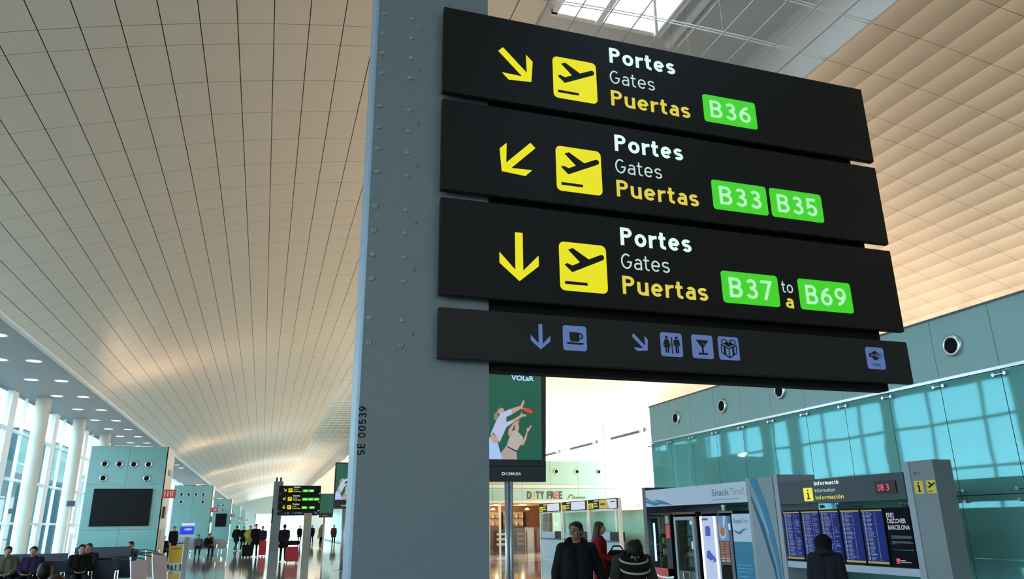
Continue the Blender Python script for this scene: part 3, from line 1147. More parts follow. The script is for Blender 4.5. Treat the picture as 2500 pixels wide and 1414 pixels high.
def service_block(y, label, screen=None, x1=-4.18, d=2.6):
    root = thing('service_block', label, 'kiosk', ((x1 - 7.2) / 2, y, 0), 'teal service blocks along the left')
    b = MB()
    b.box((-7.2, y + .04, 0), (x1 - .04, y + d, 5.03), 1)
    b.build('core', [TEAL, SIDEP], root)
    f = MB()
    for z0, z1 in ((0.1, 1.6), (1.61, 3.45), (3.46, 5.05)):
        for xa, xb in ((-7.2, -5.71), (-5.70, x1)):
            f.box((xa, y, z0), (xb, y + .04, z1))
    f.build('front_cladding', TEAL, root)
    MB().box((x1 - .04, y + .0, .1), (x1, y + d, 5.05)).build('side_cladding', SIDEP, root)
    MB().box((-7.2, y + .01, 0), (x1 - .02, y + .06, .1)).build('plinth', STEEL, root)
    if screen:
        MB().box((screen[0], y - .09, screen[2]), (screen[1], y, screen[3])).build('black_screen', TSCR, root)
    up_ = MB().box((-6.6, y + .7, 5.03), (-4.8, y + 1.1, 5.13)).build('uplight', BLACK, root)
    MB().box((-6.5, y + .74, 5.13), (-4.9, y + 1.06, 5.14)).build('uplight_lens', lit('warm uplight lens', (1.0, .78, .55), 2.0), up_)
    if y < 140:
        ld = bpy.data.lights.new('uplight', 'AREA')
        ld.shape = 'RECTANGLE'
        ld.size, ld.size_y = 1.6, .32
        ld.energy = UPW
        ld.color = (1.0, .70, .46)
        lo = bpy.data.objects.new('uplight lamp', ld)
        COL.objects.link(lo)
        lo.location = (-5.7, y + .9, 5.16)
        lo.rotation_euler = Vector((1.1, .35, 1)).to_track_quat('-Z', 'Y').to_euler()
    # side fittings
    MB().box((x1, y + .9, 3.9), (x1 + .03, y + 1.9, 4.15)).build('side_grille', GREYL, root)
    MB().box((x1, y + .5, 2.05), (x1 + .09, y + 1.0, 2.55)).build('side_cabinet', mat('dark cabinet', (0.10, 0.10, 0.09), 0.5), root)
    MB().box((x1, y + .6, .6), (x1 + .02, y + 1.8, 1.6)).build('side_panel', mat('pale side panel', (0.45, 0.42, 0.36), 0.4), root)
    g = MB()
    g.box((x1 - .02, y - .02, 2.88), (x1 + .5, y + .03, 3.24), 0)
    for q in (.05, .17, .28, .36):
        g.box((x1 + q, y - .024, 2.95), (x1 + q + .04, y - .02, 3.18), 1)
    g.build('red_flag_sign', [RED, mat('pale red mark', (0.8, 0.55, 0.5), 0.5)], root)
    for zz, xs in ((4.29, (-6.6, -6.04, -5.48, -4.9)), (3.705, (-6.58, -4.9))):
        for xx in xs:
            v = MB().lathe((xx, y, zz), (0, -1, 0), [(.16, 0), (.16, .02), (.14, .05), (.10, .055), (.10, .01)], 20).build('vent_ring', STEEL, root, True)
            MB().lathe((xx, y, zz), (0, -1, 0), [(.11, .008), (.08, .045), (0, .05)], 20).build('vent_core', BLACKM, v, True)
    return root


service_block(36, 'largest teal block on the left, six round vents over a wide black screen', (-6.85, -4.6, 1.75, 3.27))
service_block(69, 'second teal block from the left, six round vents and no black screen')
service_block(103, 'third teal block from the left with a small black screen', (-5.6, -4.35, 1.75, 3.3), -3.9)
service_block(137, 'fourth and smallest teal block on the left, far away', None, -3.7)
service_block(171, 'fifth teal block, tiny at the far end of the hall', None, -3.5)

# small reader on a post beside the nearest block
rd = thing('notice_post', 'slim white post with a small dark display left of the nearest teal block', 'post', (-7.55, 35.6, 0))
MB().box((-7.58, 35.58, 0), (-7.52, 35.64, 2.5)).build('post', OFFWH, rd)
MB().box((-7.70, 35.52, 2.55), (-7.40, 35.58, 2.77)).build('display', mat('dark display', (0.01, 0.01, 0.05), 0.2), rd)
MB().box((-7.60, 35.55, 2.50), (-7.50, 35.62, 2.70)).build('bracket', WHITE, rd)

# blue information terminal
tm = thing('screen_terminal', 'floor terminal with glowing blue screen in front of the second teal block', 'terminal', (-3.55, 42.0, 0))
MB().box((-3.62, 41.95, 0), (-3.40, 42.15, 1.2)).build('stand', GREYL, tm)
MB().box((-3.9, 41.93, 1.2), (-3.22, 42.13, 1.34)).build('ledge', WHITE, tm)
MB().box((-3.88, 41.92, 1.34), (-3.24, 42.05, 1.70)).build('display', lit('blue display', (0.02, 0.05, 0.75), 1.0), tm)
MB().prism(Fr((-3.56, 41.915, 1.58), FS, UPV), disc(0.05, 0, .2, 18, .06), 0, .003).build('display_mark', lit('pale blue mark', (.25, .45, 1.0), 1.0), tm)
MB().box((-3.84, 41.93, 1.76), (-3.24, 42.05, 1.88)).build('header', lit('white header', (.7, .75, .95), .9), tm)

# ================================================================ INFORMATION BOARD (faces the hall, -X)
BX = 8.5
UB = (0, -1, 0)
board = thing('information_board', 'large grey information board with five blue flight displays by the glass wall', 'information board', (BX + .1, 9.8, 0))
BF = Fr((BX, 0, 0), UB, UPV)     # u = -y


def bu(y):
    return -y


m_ = MB()
m_.box((BX - .02, 11.20, 0), (BX + .78, 11.31, 2.41), 0)
m_.build('left_post', GREYL, board)
m_ = MB()
m_.box((BX - .02, 7.90, 0), (BX + .3, 8.30, 2.40))
m_.build('right_post', mat('post grey', (0.17, 0.185, 0.20), 0.5, spec=.3), board)
MB().box((BX - .03, 8.30, 0), (BX + .3, 8.405, 2.40)).build('post_edge', GREYL, board)
hd = MB().box((BX - .02, 8.43, 1.90), (BX + .16, 11.20, 2.27)).build('header', mat('slate header', (0.040, 0.050, 0.066), 0.5, spec=.25), board)
HF = Fr((BX - .021, 0, 0), UB, UPV)
q = MB().prism(HF, rrect(bu(10.55), 1.935, bu(10.33), 2.145, .02), 0, .003).build('information_mark', YEL, hd)
qq = MB().prism(HF, disc(bu(10.44), 2.105, .016, 12), .003, .004)
qq.prism(HF, [(bu(10.475), 2.07), (bu(10.425), 2.07), (bu(10.42), 1.985), (bu(10.395), 1.98), (bu(10.395), 1.965), (bu(10.485), 1.965), (bu(10.485), 1.98), (bu(10.455), 1.985), (bu(10.455), 2.05), (bu(10.475), 2.052)], .003, .004)
qq.build('letter_mark', SIGNF, q)
stext('white_lettering', 'Informació', HF, bu(10.27), 2.175, .062, WHT, hd, w=.56, weight=.18)
stext('thin_lettering', 'Information', HF, bu(10.27), 2.065, .056, WHTD, hd, w=.46, weight=.11)
stext('yellow_lettering', 'Información', HF, bu(10.27), 1.955, .060, YELT, hd, w=.63, weight=.16)
ck = MB().box((BX - .035, 8.58, 1.99), (BX - .02, 8.97, 2.17)).build('clock', mat('clock glass', (0.02, 0.005, 0.008), 0.3, spec=.12), hd)
CF = Fr((BX - .0355, 0, 0), UB, UPV)
LED = lit('red led', (1.0, 0.05, 0.12), 1.3)
text('clock_digits', '08', CF, bu(8.915), 2.035, .085, LED, ck, w=.115)
text('clock_digits', '3', CF, bu(8.755), 2.035, .085, LED, ck, w=.055)
MB().box((BX, 8.405, .89), (BX + .14, 11.20, .99)).build('lower_rail', mat('rail lilac grey', (0.34, 0.37, 0.47), 0.45), board)
MB().box((BX + .02, 8.45, 1.00), (BX + .10, 11.17, 1.80)).build('display_back', BLACKM, board)
BLUS = mat('flight display blue', (0.006, 0.010, 0.07), 0.6, 0, (0.010, 0.022, 0.17), .16, spec=.1)
YBAR = lit('flight display bar', (0.45, 0.33, 0.06), 0.55)
ROWW = lit('flight row white', (0.40, 0.45, 0.62), 0.55)
ROWP = lit('flight row pink', (0.50, 0.20, 0.32), 0.55)
ROWY = lit('flight row amber', (0.45, 0.34, 0.20), 0.55)
DF = Fr((BX - .012, 0, 0), UB, UPV)
for k, (ya, yb) in enumerate(((11.15, 10.74), (10.69, 10.28), (10.24, 9.83), (9.78, 9.385), (9.34, 8.935))):
    MB().rect(DF, bu(ya) - .015, 1.01, bu(yb) + .015, 1.79, -.03, 0).build('display_frame', BLACKM, board)
    w = yb - ya
    g = MB()
    g.rect(DF, bu(ya), 1.03, bu(yb), 1.775, 0, .002, 0)
    g.rect(DF, bu(ya), 1.755, bu(yb), 1.775, .002, .003, 1)
    g.rect(DF, bu(ya), 1.03, bu(yb), 1.058, .002, .003, 1)
    W_ = ya - yb
    for r_ in range(36):
        v = 1.742 - r_ * .0188
        if v < 1.07:
            break
        c0 = 4 if random.random() < .3 else (2 if random.random() < .8 else 3)
        g.rect(DF, bu(ya) + .03, v - .011, bu(ya) + .062, v, .002, .003, c0)
        g.rect(DF, bu(ya) + .085, v - .007, bu(ya) + .085 + W_ * random.uniform(.18, .36), v - .002, .002, .003, 2)
        g.rect(DF, bu(ya) + W_ * .62, v - .008, bu(ya) + W_ * .66, v - .001, .002, .003, random.choice((2, 2, 3)))
        if k < 3 and random.random() < (.75, .8, .35)[k]:
            g.rect(DF, bu(ya) + W_ * .72, v - .007, bu(ya) + W_ * random.uniform(.82, .97), v - .002, .002, .003, 2)
    g.build('flight_display', [BLUS, YBAR, ROWW, ROWP, ROWY], board)
adp = MB().rect(DF, bu(8.885), 1.01, bu(8.44), 1.78, -.03, .002).build('city_advert', mat('advert black', (0.004, 0.005, 0.010), 0.7, spec=.06), board)
AW = lit('advert lettering', (0.55, 0.56, 0.60), 0.7)
for s_, v_, w_ in (('[RE]', 1.665, .13), ('DISCOVER', 1.585, .335), ('BARCELONA', 1.50, .385)):
    text('advert_lettering', s_, DF, bu(8.855), v_, .062, AW, adp, w=w_, bold=.018, n=.003)
g = MB()
for v_, w_ in ((1.41, .36), (1.395, .37), (1.38, .36), (1.335, .34), (1.32, .38), (1.305, .09), (1.225, .36)):
    g.rect(DF, bu(8.83), v_, bu(8.83) + w_, v_ + .006, .002, .003)
g.build('advert_small_print', mat('small print', (.16, .17, .2), .5), adp)
g = MB().rect(DF, bu(8.80), 1.045, bu(8.735), 1.115, .002, .004, 0)
g.rect(DF, bu(8.765), 1.085, bu(8.745), 1.11, .004, .005, 1)
g.rect(DF, bu(8.72), 1.085, bu(8.64), 1.095, .002, .003, 1)
g.rect(DF, bu(8.72), 1.065, bu(8.54), 1.073, .002, .003, 1)
g.build('advert_mark', [lit('advert red', (.55, .02, .03), .8), AW], adp)
RP = Fr((BX - .0205, 0, 0), UB, UPV)
text('serial_lettering', 'BS 31', RP, bu(8.23), 2.225, .024, BLACKM, board, w=.10)
YPL = mat('yellow plate', (0.62, 0.42, 0.03), 0.5)
pl = MB().prism(RP, rrect(bu(8.262), 1.965, bu(8.115), 2.135, .012), 0, .003).build('yellow_plate', YPL, board)
MB().prism(RP, disc(bu(8.188), 2.105, .012, 10), .003, .004).prism(RP, [(bu(8.215), 2.08), (bu(8.175), 2.08), (bu(8.172), 2.005), (bu(8.155), 2.0), (bu(8.155), 1.99), (bu(8.22), 1.99), (bu(8.22), 2.0), (bu(8.20), 2.005), (bu(8.20), 2.065), (bu(8.215), 2.067)], .003, .004).build('plate_mark', BLACKM, pl)
plane_icon(RP, bu(8.06), 1.965, .147, .17, BLACKM, YPL, board, .003, .012)

# ================================================================ VENDING CORNER
WPAN = mat('white printed panel', (0.44, 0.48, 0.58), 0.45, spec=.3)
SLATE = mat('slate grey frame', (0.055, 0.060, 0.075), 0.45)
BLUP = mat('printed water blue', (0.03, 0.17, 0.29), 0.5, spec=.2)
LBLUP = mat('printed pale blue', (0.16, 0.36, 0.48), 0.5, spec=.2)
INK = mat('grey ink', (0.07, 0.075, 0.13), 0.5)
INK2 = mat('light grey ink', (0.15, 0.17, 0.22), 0.5)
fra = thing('snack_kiosk_frame', 'slate grey kiosk frame with white SnackTime header over the machines', 'kiosk', (BX + .3, 14.1, 0))
MB().box((BX - .02, 16.09, 0), (BX + 1.0, 16.25, 2.42)).build('left_post', SLATE, fra)
MB().box((BX + .98, 14.4, 0), (BX + 1.02, 16.10, 2.38)).build('back_panel', mat('back panel grey', (.075, .08, .09), .5), fra)
MB().box((BX - .02, 12.03, 0), (BX + 1.0, 12.11, 2.40)).build('right_post', GREYL, fra)
hp = MB().box((BX - .02, 12.12, 1.975), (BX + .12, 16.08, 2.345)).build('header_panel', WPAN, fra)
HF2 = Fr((BX - .021, 0, 0), UB, UPV)


LAYER = [.0006]


def wavelet(fr, pts, name, parent, mm):
    LAYER[0] += .0006
    g = MB()
    g.prism(fr, pts, LAYER[0] - .0005, LAYER[0])
    return g.build(name, mm, parent)


wavelet(HF2, [(bu(16.06), 2.20), (bu(15.9), 2.13), (bu(15.75), 2.10), (bu(15.5), 2.12), (bu(15.3), 2.09), (bu(15.05), 2.04), (bu(14.85), 1.99), (bu(15.2), 2.01), (bu(15.4), 2.02), (bu(15.62), 1.99), (bu(15.75), 2.01), (bu(15.9), 2.04), (bu(16.06), 2.06)], 'water_print', hp, BLUP)
wavelet(HF2, [(bu(16.06), 2.14), (bu(15.8), 2.09), (bu(15.6), 2.10), (bu(15.4), 2.075), (bu(15.55), 2.06), (bu(15.75), 2.065), (bu(16.06), 2.11)], 'water_print', hp, LBLUP)
text('bold_lettering', 'Snack', HF2, bu(13.285), 2.115, .125, INK, hp, w=.60, bold=.004, n=.0015)
text('thin_lettering', 'Time!', HF2, bu(12.665), 2.115, .125, INK2, hp, w=.47, bold=-.012, n=.0015)
text('small_lettering', 'Snacks | Refrescos | Agua | Zumos', HF2, bu(13.27), 2.035, .028, INK, hp, w=.88, n=.0015)
# side panel with water print
sp = MB().box((BX - .03, 11.32, 0), (BX + .02, 12.02, 2.385)).build('side_panel', mat('side panel', (.20, .225, .26), .5, spec=.3), fra)
SPF = Fr((BX - .031, 0, 0), UB, UPV)
for pts, mm in (([(bu(11.98), 2.36), (bu(11.78), 2.38), (bu(11.60), 2.0), (bu(11.45), 1.5), (bu(11.36), 1.0), (bu(11.34), .5), (bu(11.40), .5), (bu(11.45), 1.0), (bu(11.6), 1.5), (bu(11.8), 2.05)], BLUP),
                ([(bu(11.985), 2.1), (bu(11.7), 1.55), (bu(11.5), .9), (bu(11.45), .45), (bu(11.48), .45), (bu(11.55), .85), (bu(11.78), 1.5), (bu(11.985), 2.0)], mat('printed deep blue', (.012, .085, .16), .5, spec=.2)),
                ([(bu(11.9), 2.15), (bu(11.72), 1.85), (bu(11.55), 1.4), (bu(11.62), 1.45), (bu(11.8), 1.9)], LBLUP)):
    wavelet(SPF, pts, 'water_print', sp, mm)
# poster
po = MB().box((BX - .01, 12.125, 0), (BX + .03, 12.70, 1.77)).build('drinks_poster', WPAN, fra)
PF = Fr((BX - .0105, 0, 0), UB, UPV)
MB().rect(PF, bu(12.698), .02, bu(12.127), 1.275, 0, .001).build('poster_print', BLUP, po)
wavelet(PF, [(bu(12.69), 1.49), (bu(12.5), 1.44), (bu(12.35), 1.50), (bu(12.2), 1.51), (bu(12.35), 1.47), (bu(12.47), 1.40), (bu(12.6), 1.43)], 'poster_print', po, BLUP)
text('poster_lettering', 'Snack', PF, bu(12.65), 1.605, .075, INK, po, w=.28, n=.002)
text('poster_lettering', 'Time', PF, bu(12.36), 1.605, .075, INK2, po, w=.16, n=.002, bold=-.01)
text('poster_lettering', 'drinks', PF, bu(12.66), 1.08, .085, INK, po, w=.30, n=.002, bold=-.012)
text('poster_lettering', 'café', PF, bu(12.66), .95, .085, INK, po, w=.22, n=.002, bold=-.012)
g = MB()
for v_ in (.86, .80, .74, .66, .60, .54):
    g.rect(PF, bu(12.64), v_, bu(12.64) + random.uniform(.3, .46), v_ + .012, .001, .002)
g.build('poster_small_print', LBLUP, po)

CANC = [mat('can red', (.5, .03, .03), .35), mat('can green', (.05, .30, .12), .35), mat('can white', (.65, .65, .62), .4), mat('can orange', (.6, .25, .03), .4),
        mat('packet silver', (.4, .45, .45), .35), mat('packet yellow', (.6, .5, .15), .4), mat('bottle teal', (.15, .4, .38), .25)]


def vending(name, label, ya, yb, depth, body):
    root = thing(name, label, 'vending machine', (BX + depth / 2, (ya + yb) / 2, 0), 'vending machines')
    c = MB()
    c.box((BX + .04, yb, .06), (BX + depth, yb + .03, 1.83))
    c.box((BX + .04, ya - .03, .06), (BX + depth, ya, 1.83))
    c.box((BX + depth - .03, yb + .03, .06), (BX + depth, ya - .03, 1.83))
    c.box((BX + .04, yb + .03, 1.79), (BX + depth, ya - .03, 1.83))
    c.box((BX + .04, yb + .03, .06), (BX + depth, ya - .03, .10))
    c.build('cabinet', body, root)
    for dx in (.1, depth - .1):
        for yy in (ya - .08, yb + .08):
            MB().tube((BX + dx, yy, 0), (BX + dx, yy, .06), .025).build('foot', BLACK, root)
    return root


def item(kind, x, y, z, mm, label, group):
    g = MB()
    if kind == 'can':
        g.lathe((x, y, z), (0, 0, 1), [(0, 0), (.028, 0), (.031, .01), (.031, .105), (.025, .118), (0, .118)], 10)
    elif kind == 'bottle':
        g.lathe((x, y, z), (0, 0, 1), [(0, 0), (.03, 0), (.032, .02), (.032, .12), (.012, .17), (.012, .19), (0, .19)], 10)
    else:
        g.prism(Fr((x, y, z), UB, UPV), [(-.05, 0), (.05, 0), (.055, .02), (.05, .15), (.055, .17), (-.055, .17), (-.05, .15), (-.055, .02)], -.02, .02)
    return lab(g.build({'can': 'drink_can', 'bottle': 'drink_bottle', 'packet': 'snack_packet'}[kind], mm, None, kind != 'packet'), label, kind, group)


# machine one: drinks behind glass with a lit tube and red base panel
v1 = vending('vending_machine', 'leftmost vending machine, glass front over a red panel with white swoosh', 16.03, 15.06, .85, BLACK)
MB().box((BX, 15.06, .10), (BX + .04, 15.30, 1.79)).build('coin_panel', BLACK, v1)
MB().box((BX, 15.30, .68), (BX + .01, 16.0, 1.77)).build('glass_door', DGLASS, v1)
rp_ = MB().box((BX, 15.06, .10), (BX + .045, 16.03, .67)).build('red_panel', mat('vending red', (.42, .012, .03), .35), v1)
VF = Fr((BX - .001, 0, 0), UB, UPV)
MB().prism(VF, [(bu(16.02), .60), (bu(15.85), .535), (bu(15.6), .50), (bu(15.3), .50), (bu(15.07), .53), (bu(15.07), .48), (bu(15.35), .46), (bu(15.65), .465), (bu(15.85), .50), (bu(16.02), .565)], 0, .002).build('swoosh', WHITE, rp_)
MB().tube((BX + .05, 15.90, .80), (BX + .05, 15.90, 1.62), .022).build('light_tube', lit('light tube', (.75, .95, 1.0), 4.0), v1)
MB().box((BX - .006, 15.10, 1.30), (BX, 15.27, 1.58)).build('red_label', mat('label red', (.55, .04, .03), .4), v1)
MB().box((BX - .008, 15.12, 1.60), (BX, 15.26, 1.76)).build('keypad', GREYL, v1)
for zz in (.95, 1.18, 1.40, 1.60):
    MB().box((BX + .16, 15.12, zz - .015), (BX + .75, 15.85, zz)).build('shelf', GREYD, v1)
    for kk in range(6):
        kind = 'can' if zz < 1.3 else 'bottle'
        if zz == 1.60 and kk > 3:
            continue
        item(kind, BX + .22, 15.80 - kk * .115, zz, random.choice(CANC), 'small drink container on a shelf inside the leftmost vending machine', 'drinks in the leftmost vending machine')
# machine two: snacks, silver door frame
v2 = vending('vending_machine', 'second vending machine from the left, dark with a silver door frame', 14.97, 14.02, .85, BLACK)
fr_ = MB()
fr_.box((BX - .02, 14.80, .10), (BX + .04, 14.88, 1.74))
fr_.box((BX - .02, 14.06, .10), (BX + .04, 14.14, 1.74))
fr_.box((BX - .02, 14.14, 1.67), (BX + .04, 14.80, 1.74))
fr_.build('door_frame', GREYL, v2)
MB().box((BX - .01, 14.14, .66), (BX, 14.80, 1.67)).build('glass_door', DGLASS, v2)
MB().box((BX - .01, 14.14, .10), (BX + .03, 14.80, .66)).build('lower_door', mat('lower door', (.02, .022, .025), .4), v2)
MB().box((BX + .0, 14.02, 1.79), (BX + .2, 14.97, 1.835)).build('red_top_strip', mat('dark red strip', (.09, .008, .008), .5), v2)
g = MB()
rr = rrect(bu(14.62), .50, bu(14.36), .64, .05)
MB().prism(VF, rr, .011, .02).build('delivery_flap', BLACK, v2)
for a_, b_ in zip(rr, rr[1:] + rr[:1]):
    g.tube(VF.pt(a_[0], a_[1], .022), VF.pt(b_[0], b_[1], .022), .008, n=6)
g.build('flap_rim', STEEL, v2)
MB().box((BX - .015, 14.16, 1.10), (BX - .010, 14.22, 1.25)).build('price_label', WHITE, v2)
MB().box((BX - .015, 14.15, 1.58), (BX - .010, 14.23, 1.66)).build('notice_label', WHITE, v2)
for r_, zz in enumerate((.74, .95, 1.15, 1.36, 1.50)):
    MB().box((BX + .12, 14.10, zz - .014), (BX + .75, 14.85, zz)).build('shelf', GREYD, v2)
    for kk in range(4):
        if r_ == 4 and kk == 3:
            continue
        item('packet' if r_ in (0, 2, 3) else 'bottle', BX + .2, 14.62 - kk * .13, zz, random.choice(CANC[2:]), 'small snack or bottle on a shelf inside the silver-framed vending machine', 'snacks in the silver-framed vending machine')
# machine three: backlit white front
v3 = vending('vending_machine', 'third vending machine, backlit white front printed with blue cans', 13.86, 13.26, .80, BLACK)
MB().box((BX, 13.28, .10), (BX + .04, 13.84, 1.74)).build('backlit_front', lit('backlit front', (.50, .57, .80), .75), v3)
for ya_, yb_ in ((13.84, 13.78), (13.34, 13.28)):
    MB().box((BX - .012, yb_, .10), (BX, ya_, 1.74)).build('light_strip', lit('light strip', (.95, .95, .80), 1.6), v3)
CANB = lit('printed can blue', (.03, .06, .45), .7)
MB().prism(VF, [(bu(13.68), 1.36), (bu(13.50), 1.36), (bu(13.49), 1.52), (bu(13.53), 1.55), (bu(13.64), 1.55), (bu(13.67), 1.52)], 0, .002).build('printed_can', CANB, v3)
MB().prism(VF, [(bu(13.70), .95), (bu(13.55), .90), (bu(13.46), .93), (bu(13.42), .87), (bu(13.36), .90), (bu(13.40), .97), (bu(13.50), 1.02), (bu(13.58), 1.09), (bu(13.68), 1.07)], 0, .002).build('printed_can', CANB, v3)
MB().rect(VF, bu(13.50), .875, bu(13.44), .905, .002, .003).build('printed_red_dot', lit('printed red', (.6, .02, .15), .7), v3)
text('front_lettering', 'AQUARIUS', VF, bu(13.76), 1.655, .035, CANB, v3, w=.24, bold=.04) if False else MB().rect(VF, bu(13.77), 1.66, bu(13.55), 1.70, 0, .002).build('printed_title', INK, v3)
MB().box((BX - .006, 13.38, .30), (BX, 13.70, .52)).build('delivery_flap', BLACKM, v3)
# machine four: coffee
v4 = vending('vending_machine', 'fourth vending machine, coffee cup picture above orange selection buttons', 13.24, 12.73, .80, mat('navy cabinet', (.012, .02, .05), .35))
MB().box((BX, 12.87, 1.28), (BX + .04, 13.20, 1.74)).build('coffee_picture', lit('coffee picture blue', (.12, .28, .50), .6), v4)
cp = MB().prism(VF, disc(bu(13.06), 1.42, .105, 18), 0, .002, 0)
cp.prism(VF, disc(bu(13.06), 1.44, .082, 18), .002, .003, 1)
cp.prism(VF, [(bu(13.20), 1.54), (bu(13.14), 1.60), (bu(13.10), 1.50), (bu(13.16), 1.46)], 0, .002, 2)
cp.prism(VF, [(bu(13.0), 1.74), (bu(12.93), 1.74), (bu(12.98), 1.55), (bu(13.03), 1.52)], 0, .002, 3)
cp.build('printed_coffee_cup', [lit('cup white', (.6, .62, .66), .6), lit('coffee brown', (.28, .09, .035), .7), lit('biscuit', (.45, .28, .12), .6), lit('steam', (.55, .65, .75), .6)], v4)
MB().box((BX, 12.87, .84), (BX + .035, 13.20, 1.28)).build('selector_panel', mat('selector brown', (.05, .02, .02), .5), v4)
g = MB()
for r_ in range(8):
    for c_ in range(2):
        g.rect(VF, bu(13.17) + c_ * .16, 1.23 - r_ * .047, bu(13.17) + c_ * .16 + .12, 1.257 - r_ * .047, -.02, .004, 0 if r_ < 6 else 1)
g.build('selection_buttons', [lit('button orange', (.50, .14, .05), .5), lit('button pale', (.55, .5, .35), .5)], v4)
MB().box((BX, 12.87, .50), (BX + .035, 13.20, .82)).build('cup_bay', BLACKM, v4)
MB().box((BX, 12.87, .10), (BX + .035, 13.20, .49)).build('lower_picture', lit('lower picture', (.06, .12, .30), .5), v4)
MB().box((BX - .006, 12.75, .10), (BX + .04, 12.85, 1.74)).build('coin_panel', mat('coin panel', (.03, .035, .06), .35), v4)
MB().box((BX - .012, 12.77, 1.48), (BX - .006, 12.83, 1.60)).build('keypad', WHITE, v4)
# paper cup left on top
cupo = MB().lathe((BX + .12, 13.13, 1.83), (0, 0, 1), [(0, 0), (.032, 0), (.045, .11), (.047, .115), (.042, .11), (.03, .01), (0, .01)], 14)
lab(cupo.build('paper_cup', WHITE, None, True), 'small white paper cup standing on top of the coffee vending machine', 'cup')

# ================================================================ BOOTHS
BOX_ = 12.3
WB = mat('white booth steel', (.70, .72, .72), .4)
BLB = mat('pale blue counter', (.36, .47, .55), .45)


def booth(y0, label, third):
    """service desk, front faces -X from y0 (far) down to y0-2.8"""
    y1 = y0 - 2.75
    root = thing('ticket_booth', label, 'booth', (BOX_ + .6, (y0 + y1) / 2, 0), 'white service booths')
    F_ = Fr((BOX_, 0, 0), UB, UPV)
    for yy in (y0, y1 + .10):
        MB().box((BOX_, yy - .10, 0), (BOX_ + .12, yy, 2.5)).build('post', WB, root)
        MB().box((BOX_ + 1.2, yy - .10, 0), (BOX_ + 1.3, yy, 2.2)).build('post', WB, root)
    MB().box((BOX_ + .03, y1 + .1, .12), (BOX_ + .10, y0 - .1, .95)).build('front_panel', BLB, root)
    MB().box((BOX_ + .03, y1 + .1, .0), (BOX_ + .10, y0 - .1, .12)).build('plinth', STEEL, root)
    MB().box((BOX_ - .05, y1 + .1, .95), (BOX_ + .35, y0 - .1, 1.0)).build('shelf', GREYD, root)
    MB().box((BOX_ + .05, y1 + .95, 1.0), (BOX_ + .10, y0 - .1, 1.28)).build('upper_panel', BLB, root)
    MB().box((BOX_ + .02, y1 + .12, .98), (BOX_ + .25, y1 + .90, 1.30)).build('printer_unit', BLACK, root)
    MB().box((BOX_ + .05, y1 + .1, 1.30), (BOX_ + .06, y0 - .1, 2.10)).build('glass_screen', CGLASS, root)
    MB().box((BOX_ + .04, y1 + .1, 2.07), (BOX_ + .09, y0 - .1, 2.12)).build('glass_rail', WB, root)
    MB().box((BOX_ + 1.22, y1 + .1, .1), (BOX_ + 1.26, y0 - .1, 2.1)).build('back_screen', MINT, root)
    hd_ = MB().box((BOX_ - .03, y1 + .05, 2.13), (BOX_ + .12, y0 - .05, 2.50)).build('header', SIGNF, root)
    H_ = Fr((BOX_ - .031, 0, 0), UB, UPV)
    u0 = bu(y0)
    MB().rect(H_, u0 + .10, 2.16, u0 + .55, 2.36, 0, .003).build('number_plate', YEL, hd_)
    text('number_lettering', '02', H_, u0 + .14, 2.185, .15, SIGNF, hd_, w=.36, bold=.03, n=.004)
    g = MB()
    for v_, w_ in ((2.42, .42), (2.32, .28), (2.22, .34)):
        g.rect(H_, u0 + .62, v_, u0 + .62 + w_, v_ + .045, 0, .003, 0 if v_ > 2.4 else 1)
    g.build('header_lettering', [WHTD, YELT], hd_)
    if third:
        MB().prism(H_, [(u0 + 1.12, 2.15), (u0 + 1.98, 2.15), (u0 + 1.78, 2.47), (u0 + 1.12, 2.47)], 0, .003).build('yellow_advert', lit('advert amber', (.55, .36, .06), .9), hd_)
        MB().rect(H_, u0 + 1.22, 2.27, u0 + 1.66, 2.34, .003, .004).build('advert_print', INK, hd_)
        MB().prism(H_, [(u0 + 2.0, 2.15), (u0 + 2.66, 2.15), (u0 + 2.66, 2.47), (u0 + 1.80, 2.47)], 0, .003).build('white_advert', lit('advert white', (.62, .66, .78), .9), hd_)
        MB().rect(H_, u0 + 2.15, 2.36, u0 + 2.55, 2.40, .003, .004).build('advert_print', INK, hd_)
    else:
        MB().rect(H_, u0 + 1.12, 2.16, u0 + 2.60, 2.47, 0, .003).build('white_advert', lit('advert white', (.62, .66, .78), .9), hd_)
    return root


booth(33.9, 'farthest white service booth, partly in front of the duty free doorway', False)
booth(31.05, 'middle white service booth behind the man in black', False)
booth(28.2, 'nearest white service booth, amber and white advert on its header', True)

# ================================================================ DUTY FREE SHOP
DY = 45.0
sw = thing('glass_shop', 'pale mint glass duty free shop front at the back right', 'shop', (18.5, DY, 0))
PMINT = mat('shop mint glass', (0.33, 0.54, 0.44), 0.15)
CREAM = mat('cream metal strip', (.72, .66, .54), .4)
xa, xb = 7.6, 22.0
g = MB()
x = xa
while x < xb - .1:
    g.box((x, DY, 3.95), (min(x + 1.9, xb) - .015, DY + .1, 5.42))
    g.box((x, DY, 3.0), (min(x + 1.9, xb) - .015, DY + .1, 3.72))
    x += 1.9
g.build('glass_fascia', PMINT, sw)
for i_, (z0, z1) in enumerate(((3.74, 3.94), (2.84, 3.0))):
    g = MB()
    x = xa
    while x < xb - .1:
        g.box((x, DY - .04, z0), (min(x + 1.9, xb) - .02, DY + .1, z1))
        x += 1.9
    g.build('cream_strip', CREAM, sw)
MB().box((xa, DY + .1, 2.84), (xb, DY + 9, 5.42)).build('roof_box', mat('shop roof', (.45, .55, .5), .6), sw)
for x in (xa, 11.8, 13.0, 13.7, 17.2, xb - .12):
    MB().box((x, DY, 0), (x + .12, DY + .1, 2.84)).build('door_post', CREAM, sw)
MB().box((17.32, DY + .03, 0), (xb - .12, DY + .05, 2.84)).build('shop_window', MINT, sw)
